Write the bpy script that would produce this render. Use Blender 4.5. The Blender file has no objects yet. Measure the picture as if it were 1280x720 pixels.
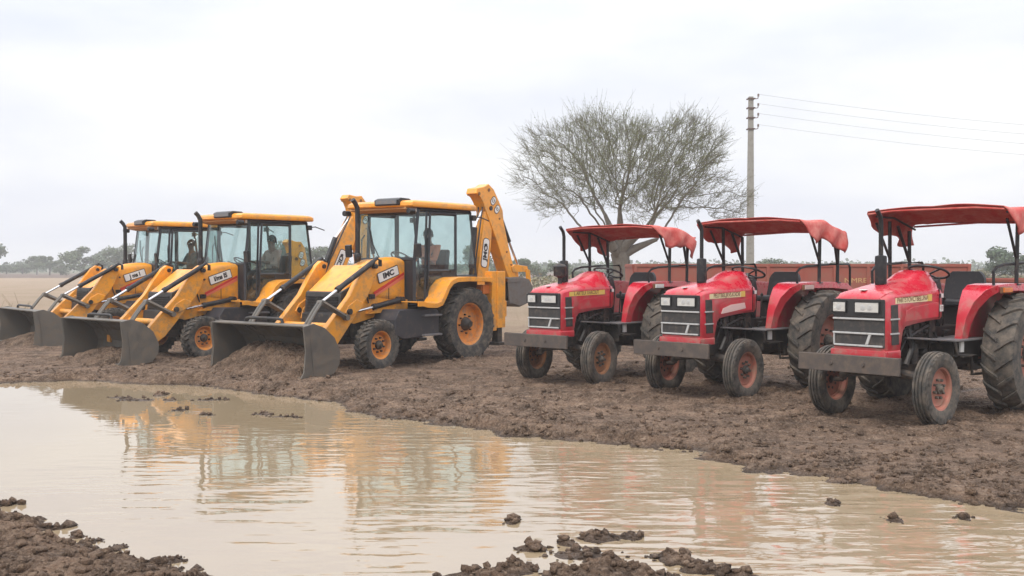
import bpy, math, random
import numpy as np
from mathutils import Vector, Matrix
R = math.radians
random.seed(7); rng = np.random.default_rng(7)
S = bpy.context.scene
COL = S.collection

# ---------------------------------------------------------------- camera
cam_d = bpy.data.cameras.new('camera'); cam = bpy.data.objects.new('camera', cam_d); COL.objects.link(cam)
cam_d.sensor_width = 36.0; cam_d.lens = 36.0*1300/1280
cam.location = (0, 0, 1.7); cam.rotation_euler = (R(90)-math.atan(27/1300), 0, 0)
cam_d.clip_start = .1; cam_d.clip_end = 6000
S.camera = cam
# ---------------------------------------------------------------- world, sun, exposure
SUN_EL, SUN_AZ = 52, -150          # overcast light, brightest from the left behind the camera
w = bpy.data.worlds.new('World'); S.world = w; w.use_nodes = True
nt = w.node_tree; nt.nodes.clear()
def wn(t, **k):
    n = nt.nodes.new(t)
    for a, b in k.items(): setattr(n, a, b)
    return n
sky = wn('ShaderNodeTexSky', sky_type='NISHITA', sun_disc=False, sun_elevation=R(SUN_EL), sun_rotation=R(SUN_AZ), dust_density=3.0)
tc = wn('ShaderNodeTexCoord'); mp = wn('ShaderNodeMapping'); mp.inputs['Scale'].default_value = (1.1, 1.1, 4.0)
nz = wn('ShaderNodeTexNoise'); nz.inputs['Scale'].default_value = 1.7; nz.inputs['Detail'].default_value = 6; nz.inputs['Roughness'].default_value = .52
rp = wn('ShaderNodeValToRGB')
rp.color_ramp.elements[0].position = .36; rp.color_ramp.elements[0].color = (5.7, 6.0, 6.95, 1)
rp.color_ramp.elements[1].position = .62; rp.color_ramp.elements[1].color = (7.9, 7.9, 7.9, 1)
mx = wn('ShaderNodeMix', data_type='RGBA'); mx.inputs[0].default_value = .9
bg = wn('ShaderNodeBackground'); bg.inputs['Strength'].default_value = .11
ow = wn('ShaderNodeOutputWorld')
L = nt.links.new
L(tc.outputs['Generated'], mp.inputs['Vector']); L(mp.outputs[0], nz.inputs['Vector']); L(nz.outputs[0], rp.inputs[0])
L(sky.outputs[0], mx.inputs[6]); sz = wn('ShaderNodeSeparateXYZ'); L(tc.outputs['Generated'], sz.inputs[0])
gr_ = wn('ShaderNodeMapRange'); gr_.inputs[1].default_value = .16; gr_.inputs[2].default_value = .95; gr_.inputs[3].default_value = 1.0; gr_.inputs[4].default_value = 2.3; L(sz.outputs[2], gr_.inputs[0])
vs_ = wn('ShaderNodeVectorMath', operation='SCALE'); L(rp.outputs[0], vs_.inputs[0]); L(gr_.outputs[0], vs_.inputs[3]); L(vs_.outputs[0], mx.inputs[7]); L(mx.outputs[2], bg.inputs[0]); L(bg.outputs[0], ow.inputs[0])
sd = bpy.data.lights.new('sun', 'SUN'); sd.energy = 1.5; sd.angle = R(14); sd.color = (1, .96, .9)
so = bpy.data.objects.new('sun', sd); COL.objects.link(so)
az = R(SUN_AZ); el = R(SUN_EL)
sdir = Vector((math.sin(az)*math.cos(el), math.cos(az)*math.cos(el), math.sin(el)))
so.rotation_euler = sdir.to_track_quat('Z', 'Y').to_euler(); so.location = sdir*60
S.view_settings.view_transform = 'Standard'; S.view_settings.look = 'None'
S.view_settings.exposure = 0.36; S.view_settings.gamma = 1.0; S.view_settings.use_curve_mapping = False
S.render.engine = 'CYCLES'
S.cycles.use_denoising = True; S.cycles.max_bounces = 8; S.cycles.diffuse_bounces = 3; S.cycles.glossy_bounces = 3
S.cycles.transparent_max_bounces = 32; S.cycles.volume_bounces = 1; S.cycles.caustics_reflective = False; S.cycles.caustics_refractive = False

# ---------------------------------------------------------------- materials
def new_mat(name):
    m = bpy.data.materials.new(name); m.use_nodes = True
    n = m.node_tree; b = n.nodes['Principled BSDF']
    return m, n, b
def node(n, t, ins=None, **k):
    q = n.nodes.new(t)
    for a, b in k.items(): setattr(q, a, b)
    for a, b in (ins or {}).items(): q.inputs[a].default_value = b
    return q
def coords(n):
    """object coordinates shifted per machine so that copies weather differently"""
    t = node(n, 'ShaderNodeTexCoord'); g = node(n, 'ShaderNodeObjectInfo')
    v = node(n, 'ShaderNodeVectorMath', operation='ADD'); n.links.new(t.outputs['Object'], v.inputs[0])
    s = node(n, 'ShaderNodeVectorMath', operation='SCALE', ins={3: 3.7}); n.links.new(g.outputs['Random'], s.inputs[0]); n.links.new(s.outputs[0], v.inputs[1])
    return t, v
def mat(name, col, rough=.5, metal=0., dirt=None, amt=.35, scale=6., zlo=None, zhi=None, bump=0., bscale=60., var=.08, coat=0.):
    m, n, b = new_mat(name); Lk = n.links.new
    b.inputs['Roughness'].default_value = rough; b.inputs['Metallic'].default_value = metal
    if coat: b.inputs['Coat Weight'].default_value = coat; b.inputs['Coat Roughness'].default_value = .12
    t, v = coords(n)
    nz = node(n, 'ShaderNodeTexNoise', {'Scale': scale, 'Detail': 8, 'Roughness': .65}); Lk(v.outputs[0], nz.inputs['Vector'])
    c1 = (*[c*(1-var) for c in col], 1); c2 = (*[min(1, c*(1+var)) for c in col], 1)
    base = node(n, 'ShaderNodeMix', data_type='RGBA', ins={6: c1, 7: c2}); Lk(nz.outputs[0], base.inputs[0])
    out = base.outputs[2]
    if dirt:
        nz2 = node(n, 'ShaderNodeTexNoise', {'Scale': scale*1.7, 'Detail': 10, 'Roughness': .72}); Lk(v.outputs[0], nz2.inputs['Vector'])
        mr = node(n, 'ShaderNodeMapRange', {1: .62-amt*.45, 2: .80-amt*.25, 3: 0, 4: 1}); Lk(nz2.outputs[0], mr.inputs[0])
        f = mr.outputs[0]
        if zlo is not None:
            sx = node(n, 'ShaderNodeSeparateXYZ'); Lk(t.outputs['Object'], sx.inputs[0])
            zr = node(n, 'ShaderNodeMapRange', {1: zlo, 2: zhi, 3: .45, 4: 0}); Lk(sx.outputs[2], zr.inputs[0])
            ad = node(n, 'ShaderNodeMath', operation='ADD', use_clamp=True)
            mm = node(n, 'ShaderNodeMath', operation='MULTIPLY_ADD', ins={1: 1.6, 2: -.35}, use_clamp=True); Lk(nz2.outputs[0], mm.inputs[0])
            m3 = node(n, 'ShaderNodeMath', operation='MULTIPLY'); Lk(zr.outputs[0], m3.inputs[0]); Lk(mm.outputs[0], m3.inputs[1])
            m4 = node(n, 'ShaderNodeMath', operation='MULTIPLY', ins={1: 1.8}); Lk(m3.outputs[0], m4.inputs[0])
            Lk(f, ad.inputs[0]); Lk(m4.outputs[0], ad.inputs[1]); f = ad.outputs[0]
        mul = node(n, 'ShaderNodeMath', operation='MULTIPLY', ins={1: .85}); Lk(f, mul.inputs[0])
        dm = node(n, 'ShaderNodeMix', data_type='RGBA', ins={7: (*dirt, 1)}); Lk(mul.outputs[0], dm.inputs[0]); Lk(out, dm.inputs[6]); out = dm.outputs[2]
        rr = node(n, 'ShaderNodeMapRange', {1: 0, 2: 1, 3: rough, 4: .88}); Lk(mul.outputs[0], rr.inputs[0]); Lk(rr.outputs[0], b.inputs['Roughness'])
        if metal:
            r2 = node(n, 'ShaderNodeMapRange', {1: 0, 2: 1, 3: metal, 4: 0}); Lk(mul.outputs[0], r2.inputs[0]); Lk(r2.outputs[0], b.inputs['Metallic'])
    Lk(out, b.inputs['Base Color'])
    if bump:
        bn = node(n, 'ShaderNodeTexNoise', {'Scale': bscale, 'Detail': 6}); Lk(v.outputs[0], bn.inputs['Vector'])
        bp = node(n, 'ShaderNodeBump', {'Strength': bump, 'Distance': .01}); Lk(bn.outputs[0], bp.inputs['Height']); Lk(bp.outputs[0], b.inputs['Normal'])
    return m
DUST = (.30, .215, .15); MUDC = (.16, .11, .075)
M = {}
M['yellow'] = mat('yellow_paint', (.86, .335, .013), .34, 0, (.36, .22, .10), .34, 3.2, .3, 1.7, coat=.4)
M['orange_rim'] = mat('orange_rim_paint', (.74, .26, .03), .5, 0, DUST, .45, 6)
M['red'] = mat('red_paint', (.53, .013, .034), .26, 0, (.36, .17, .13), .30, 3.2, .3, 1.5, coat=.6)
M['redrim'] = mat('faded_red_rim', (.40, .13, .09), .65, 0, (.30, .19, .13), .5, 7)
M['rustrim'] = mat('rusty_rim', (.36, .15, .06), .75, 0, (.17, .11, .07), .5, 9)
M['rubber'] = mat('dusty_rubber', (.036, .035, .033), .82, 0, (.18, .145, .11), .40, 5, bump=.3)
M['rubber2'] = mat('muddy_rubber', (.044, .042, .039), .85, 0, (.20, .16, .12), .48, 4, bump=.3)
M['black'] = mat('black_metal', (.014, .014, .016), .42, .2, (.13, .10, .07), .20, 5, .2, 1.2)
M['frame'] = mat('cab_frame_paint', (.020, .022, .027), .38, 0, (.12, .10, .08), .12, 4)
M['darkgrey'] = mat('dark_grey_box', (.020, .023, .032), .45, 0, (.12, .09, .07), .18, 4, .3, 1.2)
M['plastic'] = mat('black_plastic', (.018, .018, .019), .42)
M['grille'] = mat('grille_mesh', (.045, .043, .042), .6, .3, (.13, .10, .08), .3, 8)
M['chrome'] = mat('chrome_rod', (.75, .75, .76), .18, 1., (.35, .3, .25), .15, 9)
M['steel'] = mat('worn_bucket_steel', (.135, .127, .112), .40, .45, (.16, .125, .09), .38, 3.2, 0, 1.1, bump=.25, bscale=25)
M['tread'] = mat('step_tread', (.20, .20, .21), .5, .6, DUST, .3, 10)
M['bumper'] = mat('weathered_bumper', (.085, .070, .062), .62, .2, (.15, .11, .08), .4, 5)
M['engine'] = mat('greasy_engine', (.035, .034, .036), .5, .45, (.14, .10, .07), .3, 9, .4, 1.3)
M['trim'] = mat('silver_trim', (.52, .52, .51), .32, 0.3, (.3, .25, .2), .25, 12)
M['steel2'] = mat('grey_bucket_steel', (.17, .16, .148), .5, .3, (.16, .11, .08), .35, 5)
M['white'] = mat('white_trim', (.70, .69, .66), .4, 0, (.4, .33, .27), .15, 12)
M['decal_white'] = mat('decal_white', (.76, .73, .69), .5, 0, (.45, .38, .3), .1, 9)
M['decal_black'] = mat('decal_black', (.015, .012, .012), .5)
M['decal_red'] = mat('decal_red', (.55, .03, .02), .45)
M['decal_pink'] = mat('decal_coral', (.72, .16, .09), .45)
M['decal_yellow'] = mat('decal_yellow', (.72, .50, .10), .5, 0, (.75, .55, .3), .3, 14)
M['decal_cream'] = mat('decal_cream', (.78, .66, .40), .5)
M['decal_brown'] = mat('decal_lettering', (.16, .07, .03), .5)
M['orange_lamp'] = mat('amber_lamp', (.62, .17, .03), .25)
M['pale_lamp'] = mat('faded_lamp', (.55, .40, .36), .3)
M['seat'] = mat('black_vinyl', (.020, .021, .024), .5, 0, (.1, .085, .07), .15, 6, bump=.15)
M['canvas'] = mat('red_canvas', (.50, .066, .054), .75, 0, (.60, .26, .21), .45, 3, bump=.35, bscale=10, var=.18)
M['trailer'] = mat('brick_red_trailer', (.30, .072, .048), .7, 0, (.24, .11, .075), .45, 3, .2, 1.6)
M['trailer_trim'] = mat('trailer_lettering', (.5, .33, .14), .8)
M['skin'] = mat('skin', (.20, .105, .065), .55)
M['hair'] = mat('hair', (.012, .010, .009), .6)
M['shirt_peach'] = mat('peach_shirt', (.68, .24, .13), .85)
M['shirt_beige'] = mat('dusty_pink_shirt', (.50, .36, .30), .85)
M['shirt_teal'] = mat('slate_shirt', (.10, .15, .16), .85)
M['trouser'] = mat('dark_trousers', (.04, .042, .05), .85)
M['concrete'] = mat('weathered_concrete_pole', (.27, .26, .23), .85, 0, (.17, .155, .13), .3, 3)
M['wire'] = mat('grey_wire', (.42, .42, .43), .6)
M['bark'] = mat('grey_bark', (.15, .13, .105), .9, 0, (.09, .075, .06), .5, 5, bump=.5, bscale=12)
M['twig'] = mat('twig', (.115, .108, .07), .9)
M['ceramic'] = mat('brown_insulator', (.10, .06, .045), .3)
M['straw'] = mat('dry_stem', (.30, .24, .16), .9)

def glass():
    m = bpy.data.materials.new('tinted_glass'); m.use_nodes = True; n = m.node_tree; n.nodes.clear()
    o = node(n, 'ShaderNodeOutputMaterial'); tr = node(n, 'ShaderNodeBsdfTransparent', {0: (.86, .925, .92, 1)})
    gl = node(n, 'ShaderNodeBsdfGlossy', {0: (.9, .95, .95, 1), 'Roughness': .03})
    df = node(n, 'ShaderNodeBsdfDiffuse', {0: (.45, .42, .37, 1)})
    lw = node(n, 'ShaderNodeLayerWeight', {'Blend': .5}); pw = node(n, 'ShaderNodeMath', operation='POWER', ins={1: 3.5}); n.links.new(lw.outputs['Facing'], pw.inputs[0]); fr = node(n, 'ShaderNodeMath', operation='MULTIPLY_ADD', ins={1: .55, 2: .035}); n.links.new(pw.outputs[0], fr.inputs[0]); t, v = coords(n)
    nz = node(n, 'ShaderNodeTexNoise', {'Scale': 3., 'Detail': 8}); n.links.new(v.outputs[0], nz.inputs['Vector'])
    mr = node(n, 'ShaderNodeMapRange', {1: .4, 2: .8, 3: .01, 4: .07}); n.links.new(nz.outputs[0], mr.inputs[0])
    a = node(n, 'ShaderNodeMixShader'); b = node(n, 'ShaderNodeMixShader')
    n.links.new(mr.outputs[0], a.inputs[0]); n.links.new(tr.outputs[0], a.inputs[1]); n.links.new(df.outputs[0], a.inputs[2])
    n.links.new(fr.outputs[0], b.inputs[0]); n.links.new(a.outputs[0], b.inputs[1]); n.links.new(gl.outputs[0], b.inputs[2])
    n.links.new(b.outputs[0], o.inputs[0]); return m
M['glass'] = glass()
def lampglass():
    m, n, b = new_mat('headlamp_lens'); b.inputs['Base Color'].default_value = (.70, .70, .66, 1); b.inputs['Roughness'].default_value = .08
    b.inputs['Metallic'].default_value = .3; b.inputs['Coat Weight'].default_value = 1.
    t, v = coords(n); wv = node(n, 'ShaderNodeTexWave', {'Scale': 18., 'Distortion': .6}); n.links.new(v.outputs[0], wv.inputs['Vector'])
    bp = node(n, 'ShaderNodeBump', {'Strength': .35, 'Distance': .01}); n.links.new(wv.outputs[0], bp.inputs['Height']); n.links.new(bp.outputs[0], b.inputs['Normal'])
    return m
M['lamp'] = lampglass()
def leafmat(name, c1, c2, tr=.25):
    m, n, b = new_mat(name); g = node(n, 'ShaderNodeNewGeometry')
    mx = node(n, 'ShaderNodeMix', data_type='RGBA', ins={6: (*c1, 1), 7: (*c2, 1)}); n.links.new(g.outputs['Random Per Island'], mx.inputs[0])
    n.links.new(mx.outputs[2], b.inputs['Base Color']); b.inputs['Roughness'].default_value = .7
    return m
M['leaf_far'] = leafmat('far_foliage', (.045, .075, .032), (.10, .13, .055))
M['leaf_dark'] = leafmat('dark_foliage', (.030, .055, .028), (.07, .105, .045))
M['leaf_scrub'] = leafmat('scrub_foliage', (.12, .12, .06), (.20, .17, .09))
M['leaf_acacia'] = leafmat('acacia_leaflets', (.11, .135, .04), (.21, .225, .08))

# ---------------------------------------------------------------- mesh helpers
class MB:
    def __init__(s): s.v = []; s.f = []; s.mi = []; s.cur = 0
    def add(s, vs, fs, M4=None):
        k = len(s.v)
        if M4 is not None: vs = [tuple(M4 @ Vector(v)) for v in vs]
        s.v += [tuple(v) for v in vs]; s.f += [tuple(i+k for i in f) for f in fs]; s.mi += [s.cur]*len(fs); return s
    def box(s, x0, x1, y0, y1, z0, z1, M4=None):
        vs = [(x, y, z) for x in (x0, x1) for y in (y0, y1) for z in (z0, z1)]
        return s.add(vs, [(0,1,3,2),(4,6,7,5),(0,4,5,1),(2,3,7,6),(0,2,6,4),(1,5,7,3)], M4)
    def prism(s, pts, y0, y1, M4=None):
        n = len(pts); vs = [(p[0], y0, p[1]) for p in pts]+[(p[0], y1, p[1]) for p in pts]
        a = sum(pts[i][0]*pts[(i+1) % n][1]-pts[(i+1) % n][0]*pts[i][1] for i in range(n))
        fs = [tuple(range(n)), tuple(range(2*n-1, n-1, -1))]+[(i, i+n, (i+1) % n+n, (i+1) % n) for i in range(n)]
        if a < 0: fs = [f[::-1] for f in fs]
        return s.add(vs, fs, M4)
    def tube(s, path, r, n=8, cap=True):
        P = [Vector(p) for p in path]; rs = r if isinstance(r, (list, tuple)) else [r]*len(P)
        k = len(s.v); up = None; vs = []; fs = []
        for i, p in enumerate(P):
            d = (P[min(i+1, len(P)-1)]-P[max(i-1, 0)])
            d = d.normalized() if d.length > 1e-9 else Vector((0, 0, 1))
            if up is None: up = Vector((0, 0, 1)) if abs(d.z) < .9 else Vector((1, 0, 0))
            a = d.cross(up)
            if a.length < 1e-4: a = d.orthogonal()
            a.normalize(); b = d.cross(a).normalized(); up = -b if False else up
            for j in range(n):
                t = 2*math.pi*j/n; vs.append(p+(a*math.cos(t)+b*math.sin(t))*rs[i])
        for i in range(len(P)-1):
            for j in range(n): fs.append((i*n+j, i*n+(j+1) % n, (i+1)*n+(j+1) % n, (i+1)*n+j))
        if cap: fs.append(tuple(range(n))[::-1]); fs.append(tuple((len(P)-1)*n+j for j in range(n)))
        return s.add(vs, fs)
    def cyl(s, p0, p1, r, n=16): return s.tube([p0, p1], r, n)
    def lathe(s, prof, c=(0, 0, 0), n=40, axis='y'):
        """prof: (radius, along) list, revolved round an axis through c"""
        vs = []; fs = []; m = len(prof)
        for i in range(n):
            t = 2*math.pi*i/n
            for r_, a in prof:
                if axis == 'y': vs.append((c[0]+r_*math.cos(t), c[1]+a, c[2]+r_*math.sin(t)))
                elif axis == 'x': vs.append((c[0]+a, c[1]+r_*math.cos(t), c[2]+r_*math.sin(t)))
                else: vs.append((c[0]+r_*math.cos(t), c[1]+r_*math.sin(t), c[2]+a))
        for i in range(n):
            j = (i+1) % n
            for k in range(m-1): fs.append((i*m+k, i*m+k+1, j*m+k+1, j*m+k))
        return s.add(vs, fs)
    def loft(s, rings, closed=True, caps=True):
        n = len(rings[0]); vs = [p for r_ in rings for p in r_]; fs = []
        for i in range(len(rings)-1):
            for j in range(n if closed else n-1):
                fs.append((i*n+j, i*n+(j+1) % n, (i+1)*n+(j+1) % n, (i+1)*n+j))
        if caps and closed: fs.append(tuple(range(n))[::-1]); fs.append(tuple((len(rings)-1)*n+j for j in range(n)))
        return s.add(vs, fs)
    def band(s, path, thick, y0, y1):
        """a sheet that follows path in xz, from y0 to y1"""
        n = len(path); off = []
        for i, p in enumerate(path):
            a = path[max(i-1, 0)]; b = path[min(i+1, n-1)]; dx, dz = b[0]-a[0], b[1]-a[1]; l = math.hypot(dx, dz) or 1
            off.append((p[0]-dz/l*thick, p[1]+dx/l*thick))
        for i in range(n-1): 
            q = [path[i], path[i+1], off[i+1], off[i]]
            s.prism(q, y0, y1)
        return s
    def build(s, name, mats, parent=None, bevel=0., smooth=35, weld=True):
        me = bpy.data.meshes.new(name); me.from_pydata(s.v, [], s.f)
        if not isinstance(mats, (list, tuple)): mats = [mats]
        for m in mats: me.materials.append(M[m] if isinstance(m, str) else m)
        if any(s.mi): me.polygons.foreach_set('material_index', s.mi)
        import bmesh
        if len(s.v) < 60000:
            bm = bmesh.new(); bm.from_mesh(me)
            if weld: bmesh.ops.remove_doubles(bm, verts=bm.verts, dist=1e-5)
            bmesh.ops.recalc_face_normals(bm, faces=bm.faces); bm.to_mesh(me); bm.free()
        if smooth:
            me.polygons.foreach_set('use_smooth', [True]*len(me.polygons)); me.set_sharp_from_angle(angle=R(smooth))
        o = bpy.data.objects.new(name, me); COL.objects.link(o)
        if parent: o.parent = parent
        if bevel:
            b = o.modifiers.new('bevel', 'BEVEL'); b.width = bevel; b.segments = 2; b.limit_method = 'ANGLE'; b.angle_limit = R(40)
            b.harden_normals = True
        return o
def rrect(hw, z0, z1, r, x, n=4, yc=0):
    """rounded rectangle ring in the yz plane at x"""
    pts = []
    for cy, cz, a0 in ((hw-r, z1-r, 0), (-hw+r, z1-r, 90), (-hw+r, z0+r, 180), (hw-r, z0+r, 270)):
        for k in range(n+1):
            a = R(a0+90*k/n); pts.append((x, yc+cy+r*math.cos(a), cz+r*math.sin(a)))
    return pts
def tag(o, label=None, cat=None, group=None, kind=None):
    for k, v in (('label', label), ('category', cat), ('group', group), ('kind', kind)):
        if v: o[k] = v
    return o
def empty(name, loc=(0, 0, 0), rz=0, parent=None, sc=1):
    e = bpy.data.objects.new(name, None); COL.objects.link(e); e.location = loc; e.rotation_euler.z = rz; e.scale = (sc,)*3
    e.empty_display_size = .2
    if parent: e.parent = parent
    return e
def copy_tree(o, parent=None):
    c = o.copy(); COL.objects.link(c); c.parent = parent
    for ch in list(o.children): copy_tree(ch, c)
    return c
def text_mesh(name, body, size, material, parent, loc, tilt=0., sx=1., ext=.002, side=1, bold=.0):
    cu = bpy.data.curves.new(name, 'FONT'); cu.body = body; cu.size = size; cu.align_x = 'CENTER'; cu.align_y = 'CENTER'; cu.extrude = ext; cu.offset = bold
    t = bpy.data.objects.new(name, cu); COL.objects.link(t)
    dg = bpy.context.evaluated_depsgraph_get(); me = bpy.data.meshes.new_from_object(t.evaluated_get(dg)); me.name = name
    bpy.data.objects.remove(t); bpy.data.curves.remove(cu)
    B = Matrix(((-side, 0, 0, loc[0]), (0, 0, side, loc[1]), (0, 1, 0, loc[2]), (0, 0, 0, 1)))
    me.transform(B @ Matrix.Rotation(tilt, 4, 'Z') @ Matrix.Diagonal((sx, 1, 1, 1)))
    me.materials.clear(); me.materials.append(M[material])
    o = bpy.data.objects.new(name, me); COL.objects.link(o); o.parent = parent; return o

# ---------------------------------------------------------------- numpy noise
def _h(ix, iy, seed):
    n = (ix.astype(np.int64)*374761393+iy.astype(np.int64)*668265263+seed*974634777) & 0xffffffff
    n = ((n ^ (n >> 13))*1274126177) & 0xffffffff
    n = ((n ^ (n >> 16))*2246822519) & 0xffffffff
    return ((n ^ (n >> 15)) & 0xffffff)/float(0xffffff)
def vnoise(x, y, seed=0):
    ix = np.floor(x); iy = np.floor(y); fx = x-ix; fy = y-iy; u = fx*fx*(3-2*fx); v = fy*fy*(3-2*fy)
    a = _h(ix, iy, seed); b = _h(ix+1, iy, seed); c = _h(ix, iy+1, seed); d = _h(ix+1, iy+1, seed)
    return (a*(1-u)+b*u)*(1-v)+(c*(1-u)+d*u)*v
def fbm(x, y, o=4, seed=0, g=.5):
    s = 0; a = 1; t = 0
    for k in range(o): s = s+a*vnoise(x*2**k+k*17.3, y*2**k-k*9.1, seed+k); t += a; a *= g
    return s/t
def worley(x, y, seed=0):
    ix = np.floor(x); iy = np.floor(y); best = np.full(x.shape, 9.)
    for dx in (-1, 0, 1):
        for dy in (-1, 0, 1):
            cx = ix+dx; cy = iy+dy
            d = (cx+_h(cx, cy, seed)-x)**2+(cy+_h(cx, cy, seed+5)-y)**2
            best = np.minimum(best, d)
    return np.sqrt(best)

# ---------------------------------------------------------------- setting: the ground with its puddle basin
WZ = -.05
_P = math.atan(27/1300)
def gpt(px, py, z=WZ):                                 # where a survey point on the ground lies
    x = (px-640)/1300; q = -(py-360)/1300
    d = (x, math.cos(_P)+q*math.sin(_P), -math.sin(_P)+q*math.cos(_P)); t = (z-1.7)/d[2]
    return (d[0]*t, d[1]*t)
shore = [(-900, 470), (-200, 478), (0, 481), (80, 477), (120, 477), (180, 480), (235, 482), (290, 489), (350, 497), (408, 503), (440, 512), (460, 520), (500, 526), (536, 529), (590, 536),
         (625, 545), (665, 548), (730, 553), (790, 560), (820, 563), (866, 568), (900, 580), (940, 589), (975, 592), (1040, 599), (1085, 607), (1130, 619),
         (1190, 631), (1250, 640), (1290, 643), (1400, 662), (1700, 720), (2300, 1000), (1500, 1200), (900, 1100), (500, 860), (360, 770), (288, 721), (249, 708), (194, 699), (136, 683), (100, 674), (78, 668), (58, 652), (30, 648), (0, 641), (-80, 637), (-300, 625), (-900, 600)]
SH = np.array([gpt(*p) for p in shore])
def shore_dist(X, Y):
    """signed distance to the waterline, negative over the puddle"""
    d = np.full(X.shape, 1e9); ins = np.zeros(X.shape, bool); n = len(SH)
    for i in range(n):
        ax, ay = SH[i]; bx, by = SH[(i+1) % n]; ex, ey = bx-ax, by-ay
        t = np.clip(((X-ax)*ex+(Y-ay)*ey)/(ex*ex+ey*ey+1e-12), 0, 1)
        d = np.minimum(d, (X-ax-t*ex)**2+(Y-ay-t*ey)**2)
        c = ((ay > Y) != (by > Y)) & (X < (bx-ax)*(Y-ay)/(by-ay+1e-12)+ax); ins ^= c
    d = np.sqrt(d); return np.where(ins, -d, d)
# lumps of mud standing out of the water: pixel of the survey photo, radii in metres, height over water
isles = [(668, 687, .13, .06, .045), (708, 680, .07, .05, .06), (752, 673, .15, .08, .07), (790, 672, .07, .05, .03), (725, 694, .22, .07, .014), (640, 714, .16, .07, .08), (590, 718, .1, .04, .03),
         (700, 716, .1, .05, .03), (760, 714, .22, .1, .08), (800, 718, .1, .05, .03), (845, 702, .12, .06, .055), (880, 712, .16, .07, .06), (905, 716, .12, .06, .05), (925, 719, .1, .04, .04), (830, 696, .12, .04, .02), (600, 728, .3, .15, .06), (760, 730, .5, .16, .08),
         (1055, 602, .16, .07, .05), (1040, 630, .05, .05, .022), (1118, 650, .06, .05, .022), (1205, 648, .05, .05, .02), (640, 652, .05, .06, .015),
         (170, 500, .28, .09, .018), (152, 497, .16, .06, .014), (200, 494, .09, .10, .035), (213, 500, .10, .07, .03), (223, 513, .10, .06, .025), (262, 500, .2, .06, .010), (330, 518, .14, .06, .03), (350, 521, .2, .04, .01), (371, 522, .07, .05, .025), (262, 519, .09, .04, .018),
         (430, 489, .25, .18, .05), (520, 522, .5, .12, .02), (560, 530, .25, .1, .05), (655, 545, .3, .08, .02), (70, 660, .1, .05, .03), (95, 671, .06, .04, .03), (150, 684, .06, .04, .03), (120, 676, .06, .04, .025), (215, 700, .1, .05, .03), (5, 630, .1, .05, .015)]
ISL = [(*gpt(a, b), r1, r2, h) for a, b, r1, r2, h in isles]
# tyre ruts in the mud: (x0,y0) -> (x1,y1) as world lines
def ruts(X, Y):
    z = np.zeros(X.shape)
    for (x0, y0, dx, dy, ln) in RUTS:
        t = (X-x0)*dx+(Y-y0)*dy; s = (X-x0)*(-dy)+(Y-y0)*dx; s = s+.10*np.sin(t*.7+x0)
        m = (t > -.5) & (t < ln); z = np.where(m, z-.06*np.exp(-(s/.12)**2)*(.75+.5*np.sin(t*34+3*np.sign(s)*np.abs(s)*9))+.03*np.exp(-((abs(s)-.22)/.07)**2), z)
    return z
RUTS = []
for ox, oy, deg, ty in ((5.579, 12.836, -138.5, .7), (3.898, 14.968, -136, .7), (2.072, 16.667, -132, .7), (-1.6, 19.5, -127, .93), (-4.95, 21.3, -131, .93)):
    a = R(deg); f = (math.cos(a), math.sin(a)); l = (-f[1], f[0])
    for sg in (-1, 1): RUTS.append((ox+l[0]*ty*sg+f[0]*.4, oy+l[1]*ty*sg+f[1]*.4, -f[0], -f[1], 9))
BERM = []
for ox, oy, deg, wl in ((5.579, 12.836, -138.5, ((1.95, .62, .16), (.25, .8, .26))), (3.898, 14.968, -136, ((1.95, .62, .16), (.25, .8, .26))), (2.072, 16.667, -132, ((1.95, .62, .16), (.25, .8, .26))), (-1.6, 19.5, -127, ((2.2, .86, .18), (0, .9, .28))), (-4.95, 21.3, -131, ((2.1, .82, .18), (0, .86, .28)))):
    a = R(deg); f = (math.cos(a), math.sin(a)); l = (-f[1], f[0])
    for wx, wy, bl in wl:
        for sg in (-1, 1): BERM.append((ox+f[0]*wx+l[0]*wy*sg, oy+f[1]*wx+l[1]*wy*sg, f[0], f[1], bl))
RUTS += [(-3, 14.3, .97, -.24, 13), (-4, 15.6, .97, -.22, 15), (2.5, 11.0, .93, -.36, 7), (1, 12.6, .95, -.3, 9)]
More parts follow.
